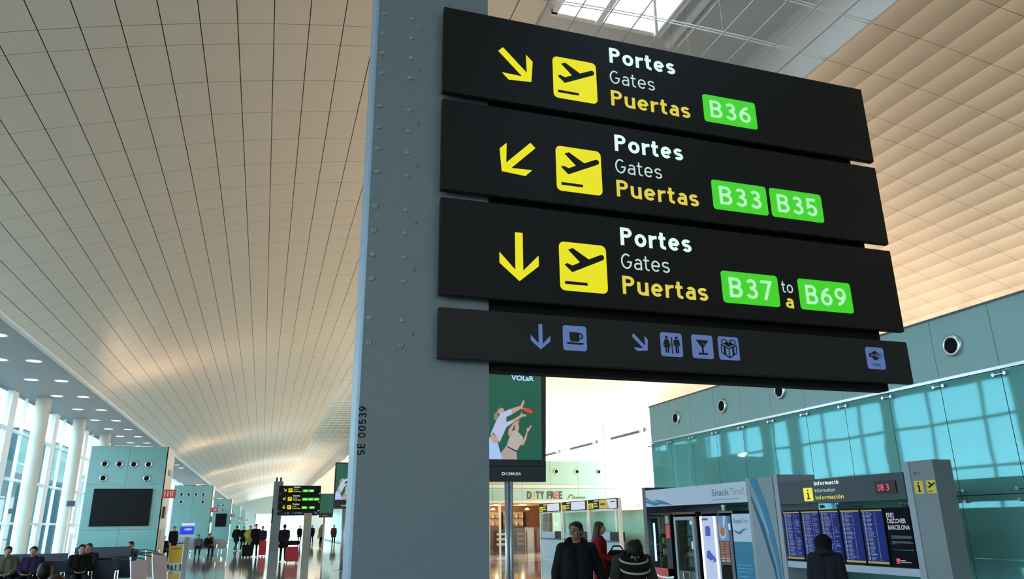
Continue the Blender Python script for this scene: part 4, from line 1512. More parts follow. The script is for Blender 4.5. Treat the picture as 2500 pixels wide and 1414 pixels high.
MB().box((xa + .12, DY + .03, 0), (11.8, DY + .05, 2.84)).build('shop_window', CGLASS, sw)
MB().box((11.92, DY + .03, 0), (13.0, DY + .05, 2.84)).build('shop_window', CGLASS, sw)
MB().box((xa, DY + 6, 0), (xb, DY + 6.1, 2.84)).build('shop_back_wall', mat('shop back wall', (.16, .075, .035), .6), sw)
MB().box((xb - .1, DY + .1, 0), (xb, DY + 6, 2.84)).build('shop_side_wall', MINT, sw)
MB().box((xa, DY + .1, 2.80), (xb, DY + 6, 2.838)).build('shop_ceiling', mat('shop ceiling', (.5, .3, .18), .6), sw)
for xx in (12.6, 14.6, 16.4):
    lm = bpy.data.lights.new('shop lamp', 'POINT')
    lm.energy = 55
    lm.color = (1, .72, .42)
    lm.shadow_soft_size = .1
    lo = bpy.data.objects.new('shop lamp', lm)
    COL.objects.link(lo)
    lo.location = (xx, DY + 3.6, 2.55)
for xx in (13.9, 15.0, 16.2):
    c_ = thing('pendant_lamp', 'warm glowing lamp under the duty free shop ceiling', 'lamp', (xx, DY + 2.0, 2.8), 'lamps in the duty free shop')
    MB().tube((xx, DY + 2, 2.8), (xx, DY + 2, 2.62), .01, n=6).build('cord', BLACK, c_)
    MB().lathe((xx, DY + 2, 2.62), (0, 0, -1), [(.02, 0), (.12, .06), (.16, .14), (.0, .15)], 14).build('shade', lit('warm lamp', (1.0, .6, .25), 3.0), c_, True)
DFR = Fr((0, DY - .001, 0), FS, UPV)
sg = thing('shop_sign', 'DUTY FREE lettering with yellow U and red E on the mint glass fascia', 'sign', (16.7, DY, 3.07))
LD = mat('charcoal lettering', (.055, .06, .06), .5)
LR = mat('red lettering', (.65, .10, .08), .5)
LY = mat('yellow lettering', (.72, .47, .05), .5)
xx = 15.52
for ch, w_, mm in (('D', .30, LD), ('U', .29, LY), ('T', .27, LD), ('Y', .31, LD), (' ', .16, None), ('F', .25, LD), ('R', .29, LD), ('E', .25, LR), ('E', .25, LD)):
    if mm:
        text('letter', ch, DFR, xx, 3.11, .46, mm, sg, w=w_ * .93, bold=.035, n=.03)
    xx += w_
cs = thing('company_sign', 'small dark company lettering with a red swoosh right of DUTY FREE', 'sign', (18.9, DY, 3.07))
text('letter', 'ALDEASA', DFR, 18.52, 3.11, .12, LD, cs, w=.95, bold=.03, n=.02)
MB().prism(DFR, [(18.22, 3.12), (18.42, 3.36), (18.50, 3.36), (18.68, 3.24), (18.50, 3.29), (18.42, 3.26), (18.30, 3.12)], .01, .03).build('swoosh', mat('dark red', (.3, .06, .04), .5), cs)
for i_, (xx, lb) in enumerate(((17.5, 'round dark vent on the mint shop fascia, left of three'), (18.93, 'round dark vent on the mint shop fascia, middle of three'), (20.45, 'round dark vent on the mint shop fascia, right of three'))):
    c_ = thing('shop_vent', lb, 'air vent', (xx, DY, 4.77), 'vents on the shop fascia')
    MB().lathe((xx, DY, 4.77), (0, -1, 0), [(.18, 0), (.18, .02), (.15, .05), (.11, .05), (.11, .01)], 20).build('ring', STEEL, c_, True)
    MB().lathe((xx, DY, 4.77), (0, -1, 0), [(.12, .008), (.08, .04), (0, .045)], 20).build('vent_core', BLACKM, c_, True)
# shelves with goods
for si, (x0_, zs_) in enumerate(((13.95, (1.50, 2.0)), (15.65, (1.50, 2.0)))):
    sh = thing('display_shelf', 'dark wall shelf of small goods in the duty free shop, %s' % ('left one' if si == 0 else 'right one'), 'shelf', (x0_ + .8, DY + 5.7, 0), 'shelves in the duty free shop')
    MB().box((x0_, DY + 5.6, 0), (x0_ + .05, DY + 6, 2.4)).build('side_panel', BLACK, sh)
    MB().box((x0_ + 1.6, DY + 5.6, 0), (x0_ + 1.65, DY + 6, 2.4)).build('side_panel', BLACK, sh)
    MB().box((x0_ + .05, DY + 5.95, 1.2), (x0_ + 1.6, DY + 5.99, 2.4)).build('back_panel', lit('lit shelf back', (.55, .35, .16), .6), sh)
    MB().box((x0_ + .05, DY + 5.6, 0), (x0_ + 1.6, DY + 6, 1.45)).build('base_cupboard', mat('shop cupboard', (.045, .04, .04), .5), sh)
    for z in zs_:
        MB().box((x0_ + .05, DY + 5.62, z - .03), (x0_ + 1.6, DY + 5.95, z)).build('shelf_board', BLACK, sh)
        for kk in range(10):
            h_ = random.uniform(.22, .36)
            g = MB().lathe((x0_ + .14 + kk * .15, DY + 5.75, z), (0, 0, 1), [(0, 0), (.045, 0), (.05, .02), (.05, h_ * .65), (.018, h_ * .8), (.018, h_), (0, h_)], 8)
            lab(g.build('perfume_bottle', mat('bottle tone %d' % (kk % 5), [(.25, .1, .04), (.6, .5, .35), (.1, .08, .07), (.4, .25, .1), (.55, .5, .5)][kk % 5], .25), None, True), 'small bottle on a lit wall shelf in the duty free shop', 'bottle', 'bottles on the duty free shelves')
for i_, (xx, w_, h_, mm, lb) in enumerate(((14.35, .9, 1.25, mat('black stand', (.02, .02, .02), .5), 'black goods stand in the duty free doorway'),
                                           (15.5, .55, 1.35, mat('grey stand', (.16, .16, .16), .5), 'grey magazine stand in the duty free doorway'),
                                           (16.2, .45, 1.4, mat('white stand', (.55, .55, .55), .4), 'white poster stand in the duty free doorway'),
                                           (16.8, .4, 1.4, mat('rose stand', (.3, .16, .15), .4), 'rose coloured poster stand in the duty free doorway'))):
    st = thing('display_stand', lb, 'display stand', (xx, DY + 1.5, 0), 'display stands in the duty free doorway')
    MB().box((xx - w_ / 2, DY + 1.4, 0), (xx + w_ / 2, DY + 1.9, h_)).build('body', mm, st)
    if i_ < 2:
        for z in (.35, .65, .95):
            MB().box((xx - w_ / 2 + .05, DY + 1.34, z), (xx + w_ / 2 - .05, DY + 1.4, z + .14)).build('goods_row', mat('cream goods', (.6, .52, .42), .5) if i_ == 0 else GREYL, st)
    else:
        MB().box((xx - w_ / 2 + .04, DY + 1.385, .12), (xx + w_ / 2 - .04, DY + 1.4, h_ - .08)).build('poster', mat('poster tone %d' % i_, (.65, .65, .66) if i_ == 2 else (.42, .25, .22), .4), st)
wh = thing('stacked_goods', 'dark and white goods behind the glass left of the duty free door', 'goods', (12.4, DY + .6, 0))
MB().box((12.0, DY + .4, 0), (12.95, DY + .9, .5)).build('plinth', OFFWH, wh)
MB().ell((12.3, DY + .65, .85), (.28, .2, .36)).build('dark_case', BLACK, wh, True)
MB().ell((12.7, DY + .6, .80), (.2, .16, .30)).build('white_case', WHITE, wh, True)
MB().ell((12.45, DY + .7, 1.45), (.3, .2, .32)).build('grey_case', mat('grey case', (.22, .2, .2), .5), wh, True)

# right-hand counter near the white window strip
ct = thing('white_counter', 'pale counter with leaning brochures right of the white booths', 'counter', (17.5, 34, 0))
MB().box((16.4, 33.7, 0), (19.6, 34.4, 1.05)).build('body', MINT, ct)
MB().box((16.3, 33.6, 1.05), (19.7, 34.5, 1.1)).build('top', WHITE, ct)
for i_ in range(4):
    br = MB().prism(Fr((16.5 + i_ * .16, 33.8, 1.1), FS, UPV), [(0, 0), (.12, 0), (.12, .42 - i_ * .05), (0, .46 - i_ * .05)], -.02, 0)
    lab(br.build('brochure', mat('brochure brown', (.42, .34, .24), .6)), 'thin brochure standing on the pale counter by the bright window', 'brochure', 'brochures on the pale counter')

# second glazed room, far right of the hall
g = MB()
g.box((7.6, 72, 0), (22, 104, 4.6), 0)
far = structure(g.build('wall_right.002', [mat('far room wall', (.25, .42, .38), .4)]))
for i_ in range(6):
    y_ = 72.1 + i_ * 5.3
    MB().box((7.56, y_, .1), (7.6, y_ + 5.2, 3.6)).build('glass_pane', mat('far mint pane', (.42, .72, .58), .12), far)
for i_ in range(7):
    x_ = 7.7 + i_ * 2
    MB().box((x_, 71.96, .1), (x_ + 1.95, 72, 3.6)).build('glass_pane', mat('far mint pane'), far)
structure(MB().box((7.5, 71.9, 3.6), (22, 72.0, 3.75)).build('trim_5', WHITE))

# slim grey information pillar in mid hall
ip = thing('information_pillar', 'slim grey pillar with small amber plate right of the far sign stack', 'pillar', (2.6, 49, 0))
MB().box((2.4, 48.9, 0), (2.85, 49.1, 2.42)).build('post', mat('slim pillar grey', (.27, .27, .27), .5), ip)
MB().box((2.5, 48.88, 2.0), (2.75, 48.9, 2.14)).build('amber_plate', mat('amber plate', (.5, .25, .03), .5), ip)

# ================================================================ SEATS, TROLLEYS, LUGGAGE
SEATG = mat('grey perforated seat', (.30, .30, .31), .4, .5)


def bench(x0, y, n, ry, label, mm, group='airport seat rows'):
    """row of n seats starting at x0, facing -Y if ry = -1 else +Y"""
    root = thing('airport_bench', label, 'bench', (x0 + n * .3, y, 0), group)
    for i in range(n):
        a = x0 + i * .6
        MB().prism(Fr((a + .03, y, 0), (0, ry, 0), UPV) if False else Fr((a + .03, y, 0), FS, UPV), [(0, .40), (.54, .40), (.54, .44), (0, .44)], -.24, .24).build('seat', mm, root)
        bx = MB()
        yy = y - ry * .24
        bx.prism(Fr((a + .03, yy, .44), FS, (0, -ry * .18, 1)), rrect(0, 0, .54, .46, .05), -.02, .02)
        bx.build('seat_back', mm, root)
    for i in range(n + 1):
        a = x0 + i * .6
        MB().path([(a, y - ry * .2, .44), (a, y - ry * .2, .64), (a, y + ry * .2, .64), (a, y + ry * .2, .44)], .014, 6).build('armrest', CHROME, root)
    MB().box((x0, y - .04, .34), (x0 + n * .6, y + .04, .40)).build('beam', STEEL, root)
    for a in (x0 + .3, x0 + n * .6 - .3):
        MB().path([(a, y, .35), (a, y, .05), (a, y - .25, .02)], .025, 8).tube((a, y, .05), (a, y + .25, .02), .025).build('leg', CHROME, root)
    return root


bench(-6.4, 22.0, 5, -1, 'front dark seat row at bottom left holding the two men who face the camera', NAVY)
bench(-5.0, 23.5, 3, -1, 'dark seat row behind the other one at bottom left, beside the low partition', NAVY)
bench(-4.2, 10.7, 4, 1, 'dark seat row at the bottom left edge seen from behind, farther of two', NAVY)
bench(-3.4, 9.0, 4, 1, 'dark seat row at the bottom left edge seen from behind, nearest one', NAVY)
pt = thing('low_partition', 'low dark blue-grey partition behind the seated travellers at bottom left', 'partition', (-7, 24.6, 0))
MB().box((-10.1, 24.55, .1), (-5.1, 24.65, 1.02)).build('panel', mat('partition blue grey', (.028, .036, .055), .65), pt)
for x in (-9.9, -7.2, -5.3):
    MB().box((x, 24.53, 0), (x + .08, 24.67, .1)).build('foot', STEEL, pt)
pt2 = thing('low_partition', 'low grey partition in front of the nearest teal block', 'partition', (-4.2, 25.2, 0))
MB().box((-5.05, 25.15, .1), (-3.6, 25.25, 1.15)).build('panel', mat('partition grey', (.045, .05, .062), .65), pt2)
MB().box((-5.05, 25.12, 0), (-3.6, 25.28, .1)).build('foot', STEEL, pt2)

bench(-6.9, 44.5, 4, -1, 'grey metal seat row behind the yellow luggage trolley', SEATG)
bench(-5.0, 52.0, 5, -1, 'grey metal seat row in front of the second teal block', SEATG)
bench(-4.9, 58.5, 4, -1, 'grey metal seat row beyond the blue screen terminal', SEATG)


def trolley(x, y, label, panel, redband=False):
    root = thing('luggage_trolley', label, 'trolley', (x, y, 0), 'luggage trolleys')
    P_ = MB()
    P_.prism(Fr((x - .27, y - .30, .22), FS, (0, .16, 1)), rrect(0, 0, .54, .70, .03), -.02, .02)
    ob = P_.build('front_panel', panel, root)
    if redband:
        F_ = Fr((x - .27, y - .30, .22), FS, (0, .16, 1))
        g = MB()
        for i in range(5):
            g.rect(F_, .08 + i * .075, .54, .08 + i * .075 + .06, .60, .02, .023)
        g.build('red_print', mat('red print', (.5, .05, .02), .5), ob)
    MB().path([(x - .28, y - .18, .92), (x - .28, y + .35, 1.0), (x + .28, y + .35, 1.0), (x + .28, y - .18, .92)], .016, 8).build('handle', BLACK, root)
    b = MB()
    for sx_ in (-.27, .27):
        b.tube((x + sx_, y - .32, .2), (x + sx_, y - .16, 1.0), .016)
        b.tube((x + sx_, y - .32, .2), (x + sx_, y + .5, .15), .016)
    b.box((x - .27, y - .3, .14), (x + .27, y + .5, .17))
    b.build('frame', STEEL, root)
    for sx_, dy in ((-.25, -.3), (.25, -.3), (0, .45)):
        MB().lathe((x + sx_ - .02, y + dy, .08), (1, 0, 0), [(0, 0), (.08, 0), (.08, .04), (0, .04)], 14).build('wheel', BLACK, root)
    return root


trolley(-3.5, 37.3, 'luggage trolley with a bright yellow front panel right of the nearest teal block', mat('trolley yellow', (.62, .44, .01), .45), True)
LILAC = mat('trolley lilac grey', (.28, .27, .34), .5)
for x_, y_, r_, lb in ((-2.95, 21.0, 1.05, 'grey luggage trolley cut by the bottom edge, nearest of the parked trolleys'),
                       (-2.78, 23.6, 1.0, 'grey luggage trolley parked just right of the one cut by the bottom edge'),
                       (-3.35, 27.0, .9, 'grey luggage trolley with raised black handle just before the nearest teal block')):
    trolley(x_, y_, lb, LILAC).rotation_euler = (0, 0, r_)


def suitcase(x, y, label, mm, w=.42, h=.62, group=None):
    root = thing('suitcase', label, 'suitcase', (x, y, 0), group)
    MB().prism(Fr((x - w / 2, y - .12, .07), FS, UPV), rrect(0, 0, w, h, .06), -.24, 0).build('shell', mm, root)
    MB().path([(x - w * .25, y + .02, h + .05), (x - w * .25, y + .02, h + .36), (x + w * .25, y + .02, h + .36), (x + w * .25, y + .02, h + .05)], .01, 6).build('handle', BLACK, root)
    for sx_ in (-1, 1):
        MB().lathe((x + sx_ * w * .36 - .015, y, .04), (1, 0, 0), [(0, 0), (.04, 0), (.04, .03), (0, .03)], 10).build('wheel', BLACK, root)
    return root


suitcase(1.45, 38.6, 'bright red suitcase standing beside the walking person in black', mat('suitcase red', (.38, .012, .02), .4), .58, .66)
bg_ = thing('travel_bag', 'black travel bag lying on top of the red suitcase', 'bag', (1.45, 38.75, .80))
MB().prism(Fr((1.13, 38.55, .80), FS, UPV), rrect(0, 0, .64, .20, .07), -.28, 0).build('body', BLACKM, bg_)
suitcase(-.72, 47.0, 'large black suitcase in front of the walking group', BLACKM, .55, .62)
suitcase(.12, 48.4, 'red and white striped suitcase right of the walking group', mat('bright red case', (.5, .02, .02), .4), .42, .80)

# ================================================================ PEOPLE
JOBS = []


def voxel(mb, name, mm, parent, vox, smooth=3):
    o = MB()
    ob = bpy.data.objects.new(name, bpy.data.meshes.new(name))
    COL.objects.link(ob)
    ob.parent = parent
    ORG[ob.name] = Vector((0, 0, 0))
    JOBS.append((ob, mb, mm, vox, smooth))
    return ob


def flush():
    tmp = []
    for ob, mb, mm, vox, smooth in JOBS:
        me = bpy.data.meshes.new('t')
        me.from_pydata([tuple(p) for p in mb.v], [], mb.f)
        t_ = bpy.data.objects.new('t', me)
        COL.objects.link(t_)
        r_ = t_.modifiers.new('r', 'REMESH')
        r_.mode = 'VOXEL'
        r_.voxel_size = vox
        r_.use_smooth_shade = True
        s_ = t_.modifiers.new('s', 'SMOOTH')
        s_.factor = .5
        s_.iterations = smooth
        tmp.append(t_)
    dg = bpy.context.evaluated_depsgraph_get()
    dg.update()
    for t_, (ob, mb, mm, vox, smooth) in zip(tmp, JOBS):
        me = bpy.data.meshes.new_from_object(t_.evaluated_get(dg))
        me.name = ob.name
        me.materials.clear()
        me.materials.append(mm)
        old = ob.data
        ob.data = me
        bpy.data.meshes.remove(old)
    for t_ in tmp:
        d_ = t_.data
        bpy.data.objects.remove(t_)
        bpy.data.meshes.remove(d_)


def joints_for(kind):
    J = dict(pel=(0, 0, .93), ch=(0, 0, 1.30), nk=(0, .01, 1.47), hd=(0, -.02, 1.63),
             sL=(.185, .01, 1.41), eL=(.235, .03, 1.13), wL=(.235, -.03, .88),
             sR=(-.185, .01, 1.41), eR=(-.235, .03, 1.13), wR=(-.235, -.03, .88),
             hL=(.095, 0, .90), kL=(.10, -.02, .49), aL=(.105, .0, .08),
             hR=(-.095, 0, .90), kR=(-.10, -.02, .49), aR=(-.105, .0, .08))
    if kind == 'walk':
        J.update(kL=(.09, -.14, .50), aL=(.09, -.26, .09), kR=(-.09, .02, .48), aR=(-.09, .28, .13),
                 eL=(.22, .14, 1.16), wL=(.21, .14, .92), eR=(-.22, -.06, 1.15), wR=(-.20, -.22, .95))
    if kind == 'sit':
        J.update(pel=(0, 0, .53), ch=(0, .07, .86), nk=(0, .04, 1.02), hd=(0, -.01, 1.16),
                 sL=(.18, .06, .96), eL=(.23, -.03, .70), wL=(.10, -.26, .64), sR=(-.18, .06, .96), eR=(-.23, -.03, .70), wR=(-.10, -.26, .64),
                 hL=(.095, 0, .53), kL=(.13, -.42, .51), aL=(.12, -.44, .08), hR=(-.095, 0, .53), kR=(-.13, -.42, .51), aR=(-.12, -.44, .08))
    return {k: Vector(v) for k, v in J.items()}


def hand(mb, w, d, side, r=1.0, curl=.5):
    """palm, four bent fingers of unequal length and a thumb that leaves the side of the palm"""
    d = d.normalized()
    x = Vector((1, 0, 0)) * side
    inn = d.cross(x)
    if inn.length < .1:
        inn = Vector((0, -1, 0))
    inn.normalize()
    x = inn.cross(d).normalized() * (1 if inn.cross(d).dot(x) > 0 else -1)
    fwd = Vector((0, -1, 0)) - d * d.dot(Vector((0, -1, 0)))
    if fwd.length < .2:
        fwd = Vector((0, 0, 1)) - d * d.z
    fwd.normalize()
    inward = d.cross(fwd)
    if inward.x * side > 0:
        inward = -inward
    pc = w + d * .05
    for a in (-.024, -.008, .008, .024):
        mb.cap(w + d * .012 + fwd * a * .7, pc + d * .035 + fwd * a, .0135 * r, .012 * r, 8)
    for a, l in ((.030, .068), (.010, .078), (-.010, .073), (-.030, .058)):
        k0_ = pc + d * .038 + fwd * a
        k1 = k0_ + (d * (1 - .4 * curl) + inward * curl * .6).normalized() * l * .55
        k2 = k1 + (d * (1 - curl) + inward * curl).normalized() * l * .5
        mb.cap(k0_, k1, .0092 * r, .0085 * r, 8)
        mb.cap(k1, k2, .0085 * r, .0072 * r, 8)
    t0 = w + d * .025 + fwd * .026
    t1 = t0 + (fwd * .75 + d * .5 + inward * .25).normalized() * .034
    t2 = t1 + (d * .9 + fwd * .25 + inward * .3).normalized() * .030
    mb.cap(t0, t1, .012 * r, .010 * r, 8)
    mb.cap(t1, t2, .010 * r, .008 * r, 8)


def person(label, loc, rz, H, coat, trousers, hair, skin=None, pose='stand', J=None, hy=0.0, hp=0.0, hr=0.0, vox=.024,
           hairstyle='short', coatlen=.80, hi=False, collar=True, hood=False, hatcol=None, fat=1.0, shoes=None, group=None, nohands=()):
    skin = skin or SKIN
    root = thing('person', label, 'person', loc, group)
    root.rotation_euler = (0, 0, rz)
    P = joints_for(pose)
    if J:
        for k, v in J.items():
            P[k] = Vector(v)
    sc = H / 1.75
    root.scale = (sc, sc, sc)
    R = Euler((hp, hr, hy)).to_matrix()
    hd = P['hd']

    def hpnt(x, y, z):
        return hd + R @ Vector((x, y, z))
    # ---- body, one continuous skin
    b = MB()
    b.ell(hpnt(0, .010, .030), (.076, .096, .090), R, 18, 12)
    b.ell(hpnt(0, -.020, -.045), (.058, .068, .072), R, 16, 10)
    b.ell(hpnt(0, -.050, -.092), (.030, .026, .022), R)
    b.cap(hpnt(0, -.088, .012), hpnt(0, -.108, -.028), .011, .015, 8)
    b.ell(hpnt(0, -.080, -.064), (.026, .014, .008), R)
    b.ell(hpnt(0, -.078, -.076), (.022, .014, .007), R)
    b.cap(hpnt(-.048, -.080, .030), hpnt(.048, -.080, .030), .012, .012, 8)
    for s_ in (-1, 1):
        b.ell(hpnt(s_ * .079, .018, -.008), (.012, .022, .032), R)
        b.ell(hpnt(s_ * .043, -.062, -.022), (.022, .022, .026), R)
    b.cap(P['nk'] - Vector((0, 0, .06)), hpnt(0, .02, -.05), .060, .054)
    up = (P['nk'] - P['pel']).normalized()
    for s_, S in ((1, 'L'), (-1, 'R')):
        b.cap(P['ch'] + Vector((s_ * .07, 0, .04)), P['pel'] + Vector((s_ * .06, 0, .02)), .095, .10)
        b.cap(P['nk'] - up * .05, P['s' + S], .05, .055)
        b.cap(P['s' + S], P['e' + S], .052, .042)
        b.cap(P['e' + S], P['w' + S], .042, .028)
        b.cap(P['h' + S], P['k' + S], .078, .052)
        b.cap(P['k' + S], P['a' + S], .05, .038)
        if S not in nohands:
            hand(b, P['w' + S], P['w' + S] - P['e' + S], s_, 1.0 if hi else 1.25)
    voxel(b, 'body', skin, root, vox if not hi else .0075, 2)
    # ---- coat
    c = MB()
    for s_, S in ((1, 'L'), (-1, 'R')):
        c.cap(P['ch'] + Vector((s_ * .075, 0, .045)), P['pel'] + Vector((s_ * .07, 0, .03)), .125 * fat, .125 * fat)
        c.cap(P['nk'] - up * .065, P['s' + S], .062, .078 * fat)
        c.cap(P['s' + S], P['e' + S], .076 * fat, .063 * fat)
        c.cap(P['e' + S], P['w' + S] + (P['e' + S] - P['w' + S]) * .06, .063 * fat, .046 * fat)
        if pose != 'sit':
            dl = (.93 - coatlen)
            tgt = P['h' + S] + (P['k' + S] - P['h' + S]) * min(1.0, dl / .44)
            c.cap(P['pel'] + Vector((s_ * .06, 0, 0)), tgt + Vector((s_ * .01, 0, 0)), .128 * fat, .125 * fat)
    if collar:
        n_ = P['nk'] + Vector((0, 0, .005))
        for i in range(10):
            a = 2 * PI * i / 10
            c.ell(n_ + Vector((.068 * math.cos(a), .07 * math.sin(a), .018 * math.sin(a))), (.03, .03, .034))
    if hood:
        for i in range(9):
            a = PI * (i / 8.0)
            c.ell(P['nk'] + Vector((.11 * math.cos(a), .02 + .10 * math.sin(a), .01 + .035 * math.sin(a))), (.05, .05, .055))
    voxel(c, 'coat', coat, root, vox if not hi else .011, 4)
    # ---- trousers and shoes
    t_ = MB()
    for S, s_ in (('L', 1), ('R', -1)):
        t_.cap(P['h' + S], P['k' + S], .094, .068)
        t_.cap(P['k' + S], P['a' + S] + Vector((0, 0, .02)), .066, .056)
    t_.cap(P['pel'] + Vector((-.05, 0, -.02)), P['pel'] + Vector((.05, 0, -.02)), .115, .115)
    voxel(t_, 'trousers', trousers, root, vox if not hi else .014, 3)
    for S in ('L', 'R'):
        sh = MB()
        a = P['a' + S]
        sh.ell(a + Vector((0, -.065, -.042)), (.045, .13, .038))
        sh.ell(a + Vector((0, .02, -.02)), (.045, .06, .055))
        voxel(sh, 'shoe', shoes or BLACKM, root, .02, 2)
    # ---- hair or hat
    h_ = MB()
    if hairstyle == 'hat':
        h_.ell(hpnt(0, .012, .020), (.138, .142, .132), R, 18, 12)
        h_.ell(hpnt(0, .02, -.05), (.128, .125, .11), R, 18, 12)
        voxel(h_, 'knitted_hood', hatcol or BLACKM, root, .012 if hi else vox, 3)
    else:
        h_.ell(hpnt(0, .020, .060), (.081, .097, .070), R, 18, 12)
        h_.ell(hpnt(0, .052, .012), (.080, .072, .082), R, 18, 12)
        h_.cap(hpnt(-.045, -.060, .092), hpnt(.045, -.060, .092), .015, .015)
        for s_ in (-1, 1):
            h_.cap(hpnt(s_ * .074, -.030, .06), hpnt(s_ * .076, -.008, .0), .016, .010)
        if hairstyle == 'long':
            for i in range(7):
                a = PI * i / 6
                h_.cap(hpnt(.072 * math.cos(a), .03 + .055 * math.sin(a), .02), hpnt(.095 * math.cos(a), .06 + .08 * math.sin(a), -.33), .036, .030)
        if hairstyle == 'loose':
            h_.ell(hpnt(0, .025, .060), (.108, .118, .095), R, 18, 12)
            h_.ell(hpnt(0, .075, .0), (.105, .085, .115), R, 18, 12)
            h_.ell(hpnt(.03, .07, .125), (.05, .045, .035), R)
            for s_ in (-1, 1):
                h_.cap(hpnt(s_ * .085, -.035, .05), hpnt(s_ * .095, -.02, -.11), .026, .022)
        voxel(h_, 'hair', hair, root, .009 if hi else vox * .8, 2)
    if hi and hp < .5:
        for s_ in (-1, 1):
            e = MB().ell(hpnt(s_ * .032, -.0835, .006), (.0125, .0085, .0062), R, 12, 8)
            e.build_local = None
            me = bpy.data.meshes.new('eye')
            me.from_pydata([tuple(p) for p in e.v], [], e.f)
            me.materials.append(mat('eye white', (.26, .23, .21), .4))
            me.polygons.foreach_set('use_smooth', [True] * len(me.polygons))
            eo = put('eye', me, root)
            ir = MB().ell(hpnt(s_ * .032, -.0905, .0065), (.0058, .003, .0058), R, 10, 6)
            me = bpy.data.meshes.new('iris')
            me.from_pydata([tuple(p) for p in ir.v], [], ir.f)
            me.materials.append(BLACKM)
            put('iris', me, eo)
            br = MB().cap(hpnt(s_ * .018, -.091, .033), hpnt(s_ * .050, -.080, .037), .0055, .004, 8)
            me = bpy.data.meshes.new('eyebrow')
            me.from_pydata([tuple(p) for p in br.v], [], br.f)
            me.materials.append(hair)
            put('eyebrow', me, root)
    if hi:
        li = MB().ell(hpnt(0, -.091, -.0665), (.022, .006, .0085), R, 12, 8)
        me = bpy.data.meshes.new('lips')
        me.from_pydata([tuple(p) for p in li.v], [], li.f)
        me.materials.append(mat('lips', (.24, .09, .07), .5))
        me.polygons.foreach_set('use_smooth', [True] * len(me.polygons))
        put('lips', me, root)
    return root


KBLACK = mat('black cloth', (0.0060, 0.0060, 0.0072), .85, spec=.08)
KDARK = mat('dark cloth', (0.0132, 0.0132, 0.0168), .85, spec=.08)
KBROWN = mat('grey brown cloth', (0.0360, 0.0288, 0.0252), .85, spec=.08)
KRED = mat('red wool', (0.1320, 0.0048, 0.0072), .8, spec=.08)
KJEAN = mat('blue denim', (0.0270, 0.0420, 0.0840), .85, spec=.08)
KTAN = mat('tan cloth', (0.2040, 0.1440, 0.0900), .85, spec=.08)
KOLIVE = mat('olive cloth', (0.0960, 0.0840, 0.0540), .85, spec=.08)
KPURP = mat('dark violet cloth', (0.0210, 0.0132, 0.0300), .85, spec=.08)
KRUST = mat('rust cloth', (0.0960, 0.0330, 0.0210), .85, spec=.08)
KGREY = mat('grey cloth', (0.0840, 0.0900, 0.0960), .85, spec=.08)
KYEL = mat('yellow cloth', (0.2520, 0.2520, 0.0300), .85, spec=.08)
HBLK = mat('black hair', (.006, .005, .0045), .55, spec=.15)
HBRN = mat('brown hair', (.040, .017, .009), .55, spec=.2)

# the four travellers close by
person('man in a black hooded coat with short dark hair, glancing aside, nearest of the group', (3.74, 9.0, 0), -.30, 1.66, KBLACK, KDARK, HBLK, SKIN2,
       J=dict(eL=(.30, .04, 1.14), wL=(.37, -.02, .90), eR=(-.27, .03, 1.13), wR=(-.29, -.03, .88)),
       hy=-.62, hi=True, hood=True, fat=1.12, coatlen=.72)
person('woman in a red coat with long brown hair, side on behind the man in black', (5.86, 13.0, 0), 1.15, 1.66, KRED, KDARK, HBRN, None,
       J=dict(eR=(-.25, .02, 1.14), wR=(-.20, -.24, 1.08), eL=(.25, .0, 1.14), wL=(.20, -.25, 1.06)), hp=.06, hairstyle='long', hi=True, fat=1.12, coatlen=.50)
bag = thing('shoulder_bag', 'large black bag held in front by the woman in the red coat', 'bag', (6.15, 12.80, .70))
q = MB()
q.prism(Fr((5.93, 12.78, .72), (.9, -.1, 0), UPV), [(0, .0), (.36, .0), (.38, .06), (.34, .40), (.24, .45), (.08, .45), (.03, .40), (-.02, .06)], -.14, 0)
q.build('body', KBLACK, bag)
MB().path([(5.98, 12.80, 1.15), (6.03, 12.79, 1.24), (6.16, 12.77, 1.24), (6.22, 12.76, 1.15)], .014, 8).build('strap', KBLACK, bag)
# bent woman with scarf
bw = person('person bent forward in a grey brown coat with a black and cream scarf', (4.50, 9.05, 0), -.25, 1.64, KBROWN, KDARK, HBLK, SKIN2,
            J=dict(pel=(0, .12, .92), ch=(0, -.06, 1.19), nk=(0, -.15, 1.31), hd=(0, -.27, 1.375),
                   sL=(.19, -.10, 1.26), eL=(.27, -.14, .98), wL=(.16, -.34, .86), sR=(-.19, -.10, 1.26), eR=(-.27, -.14, .98), wR=(-.16, -.34, .86),
                   hL=(.095, .12, .90), hR=(-.095, .12, .90), kL=(.10, .06, .49), kR=(-.10, .06, .49)),
            hp=1.0, hi=True, hairstyle='loose', fat=1.12, coatlen=.62, collar=False)
s1 = MB()
s2 = MB()
NKP = Vector((0, -.17, 1.27))
for ring, (rad, dz, dy, th) in enumerate(((.125, .05, .0, .040), (.150, .0, -.02, .042), (.165, -.06, -.05, .042), (.155, -.12, -.09, .040))):
    N_ = 22
    for i in range(N_):
        a0, a1 = 2 * PI * i / N_, 2 * PI * (i + 1) / N_
        p = lambda a: NKP + Vector((rad * math.cos(a), dy + rad * .85 * math.sin(a), dz + .05 * math.sin(a)))
        s1.cap(p(a0), p(a1), th, th, 8)
    if ring in (1, 3):
        for i in range(N_):
            a0, a1 = 2 * PI * i / N_, 2 * PI * (i + 1) / N_
            p = lambda a: NKP + Vector(((rad + .034) * math.cos(a), dy + (rad + .034) * .85 * math.sin(a), dz + .012 + .05 * math.sin(a)))
            s2.cap(p(a0), p(a1), .015, .015, 8)
voxel(s1, 'scarf', KBLACK, bw, .012, 3)
voxel(s2, 'scarf_stripe', mat('cream wool', (.34, .28, .20), .85), bw, .008, 1)
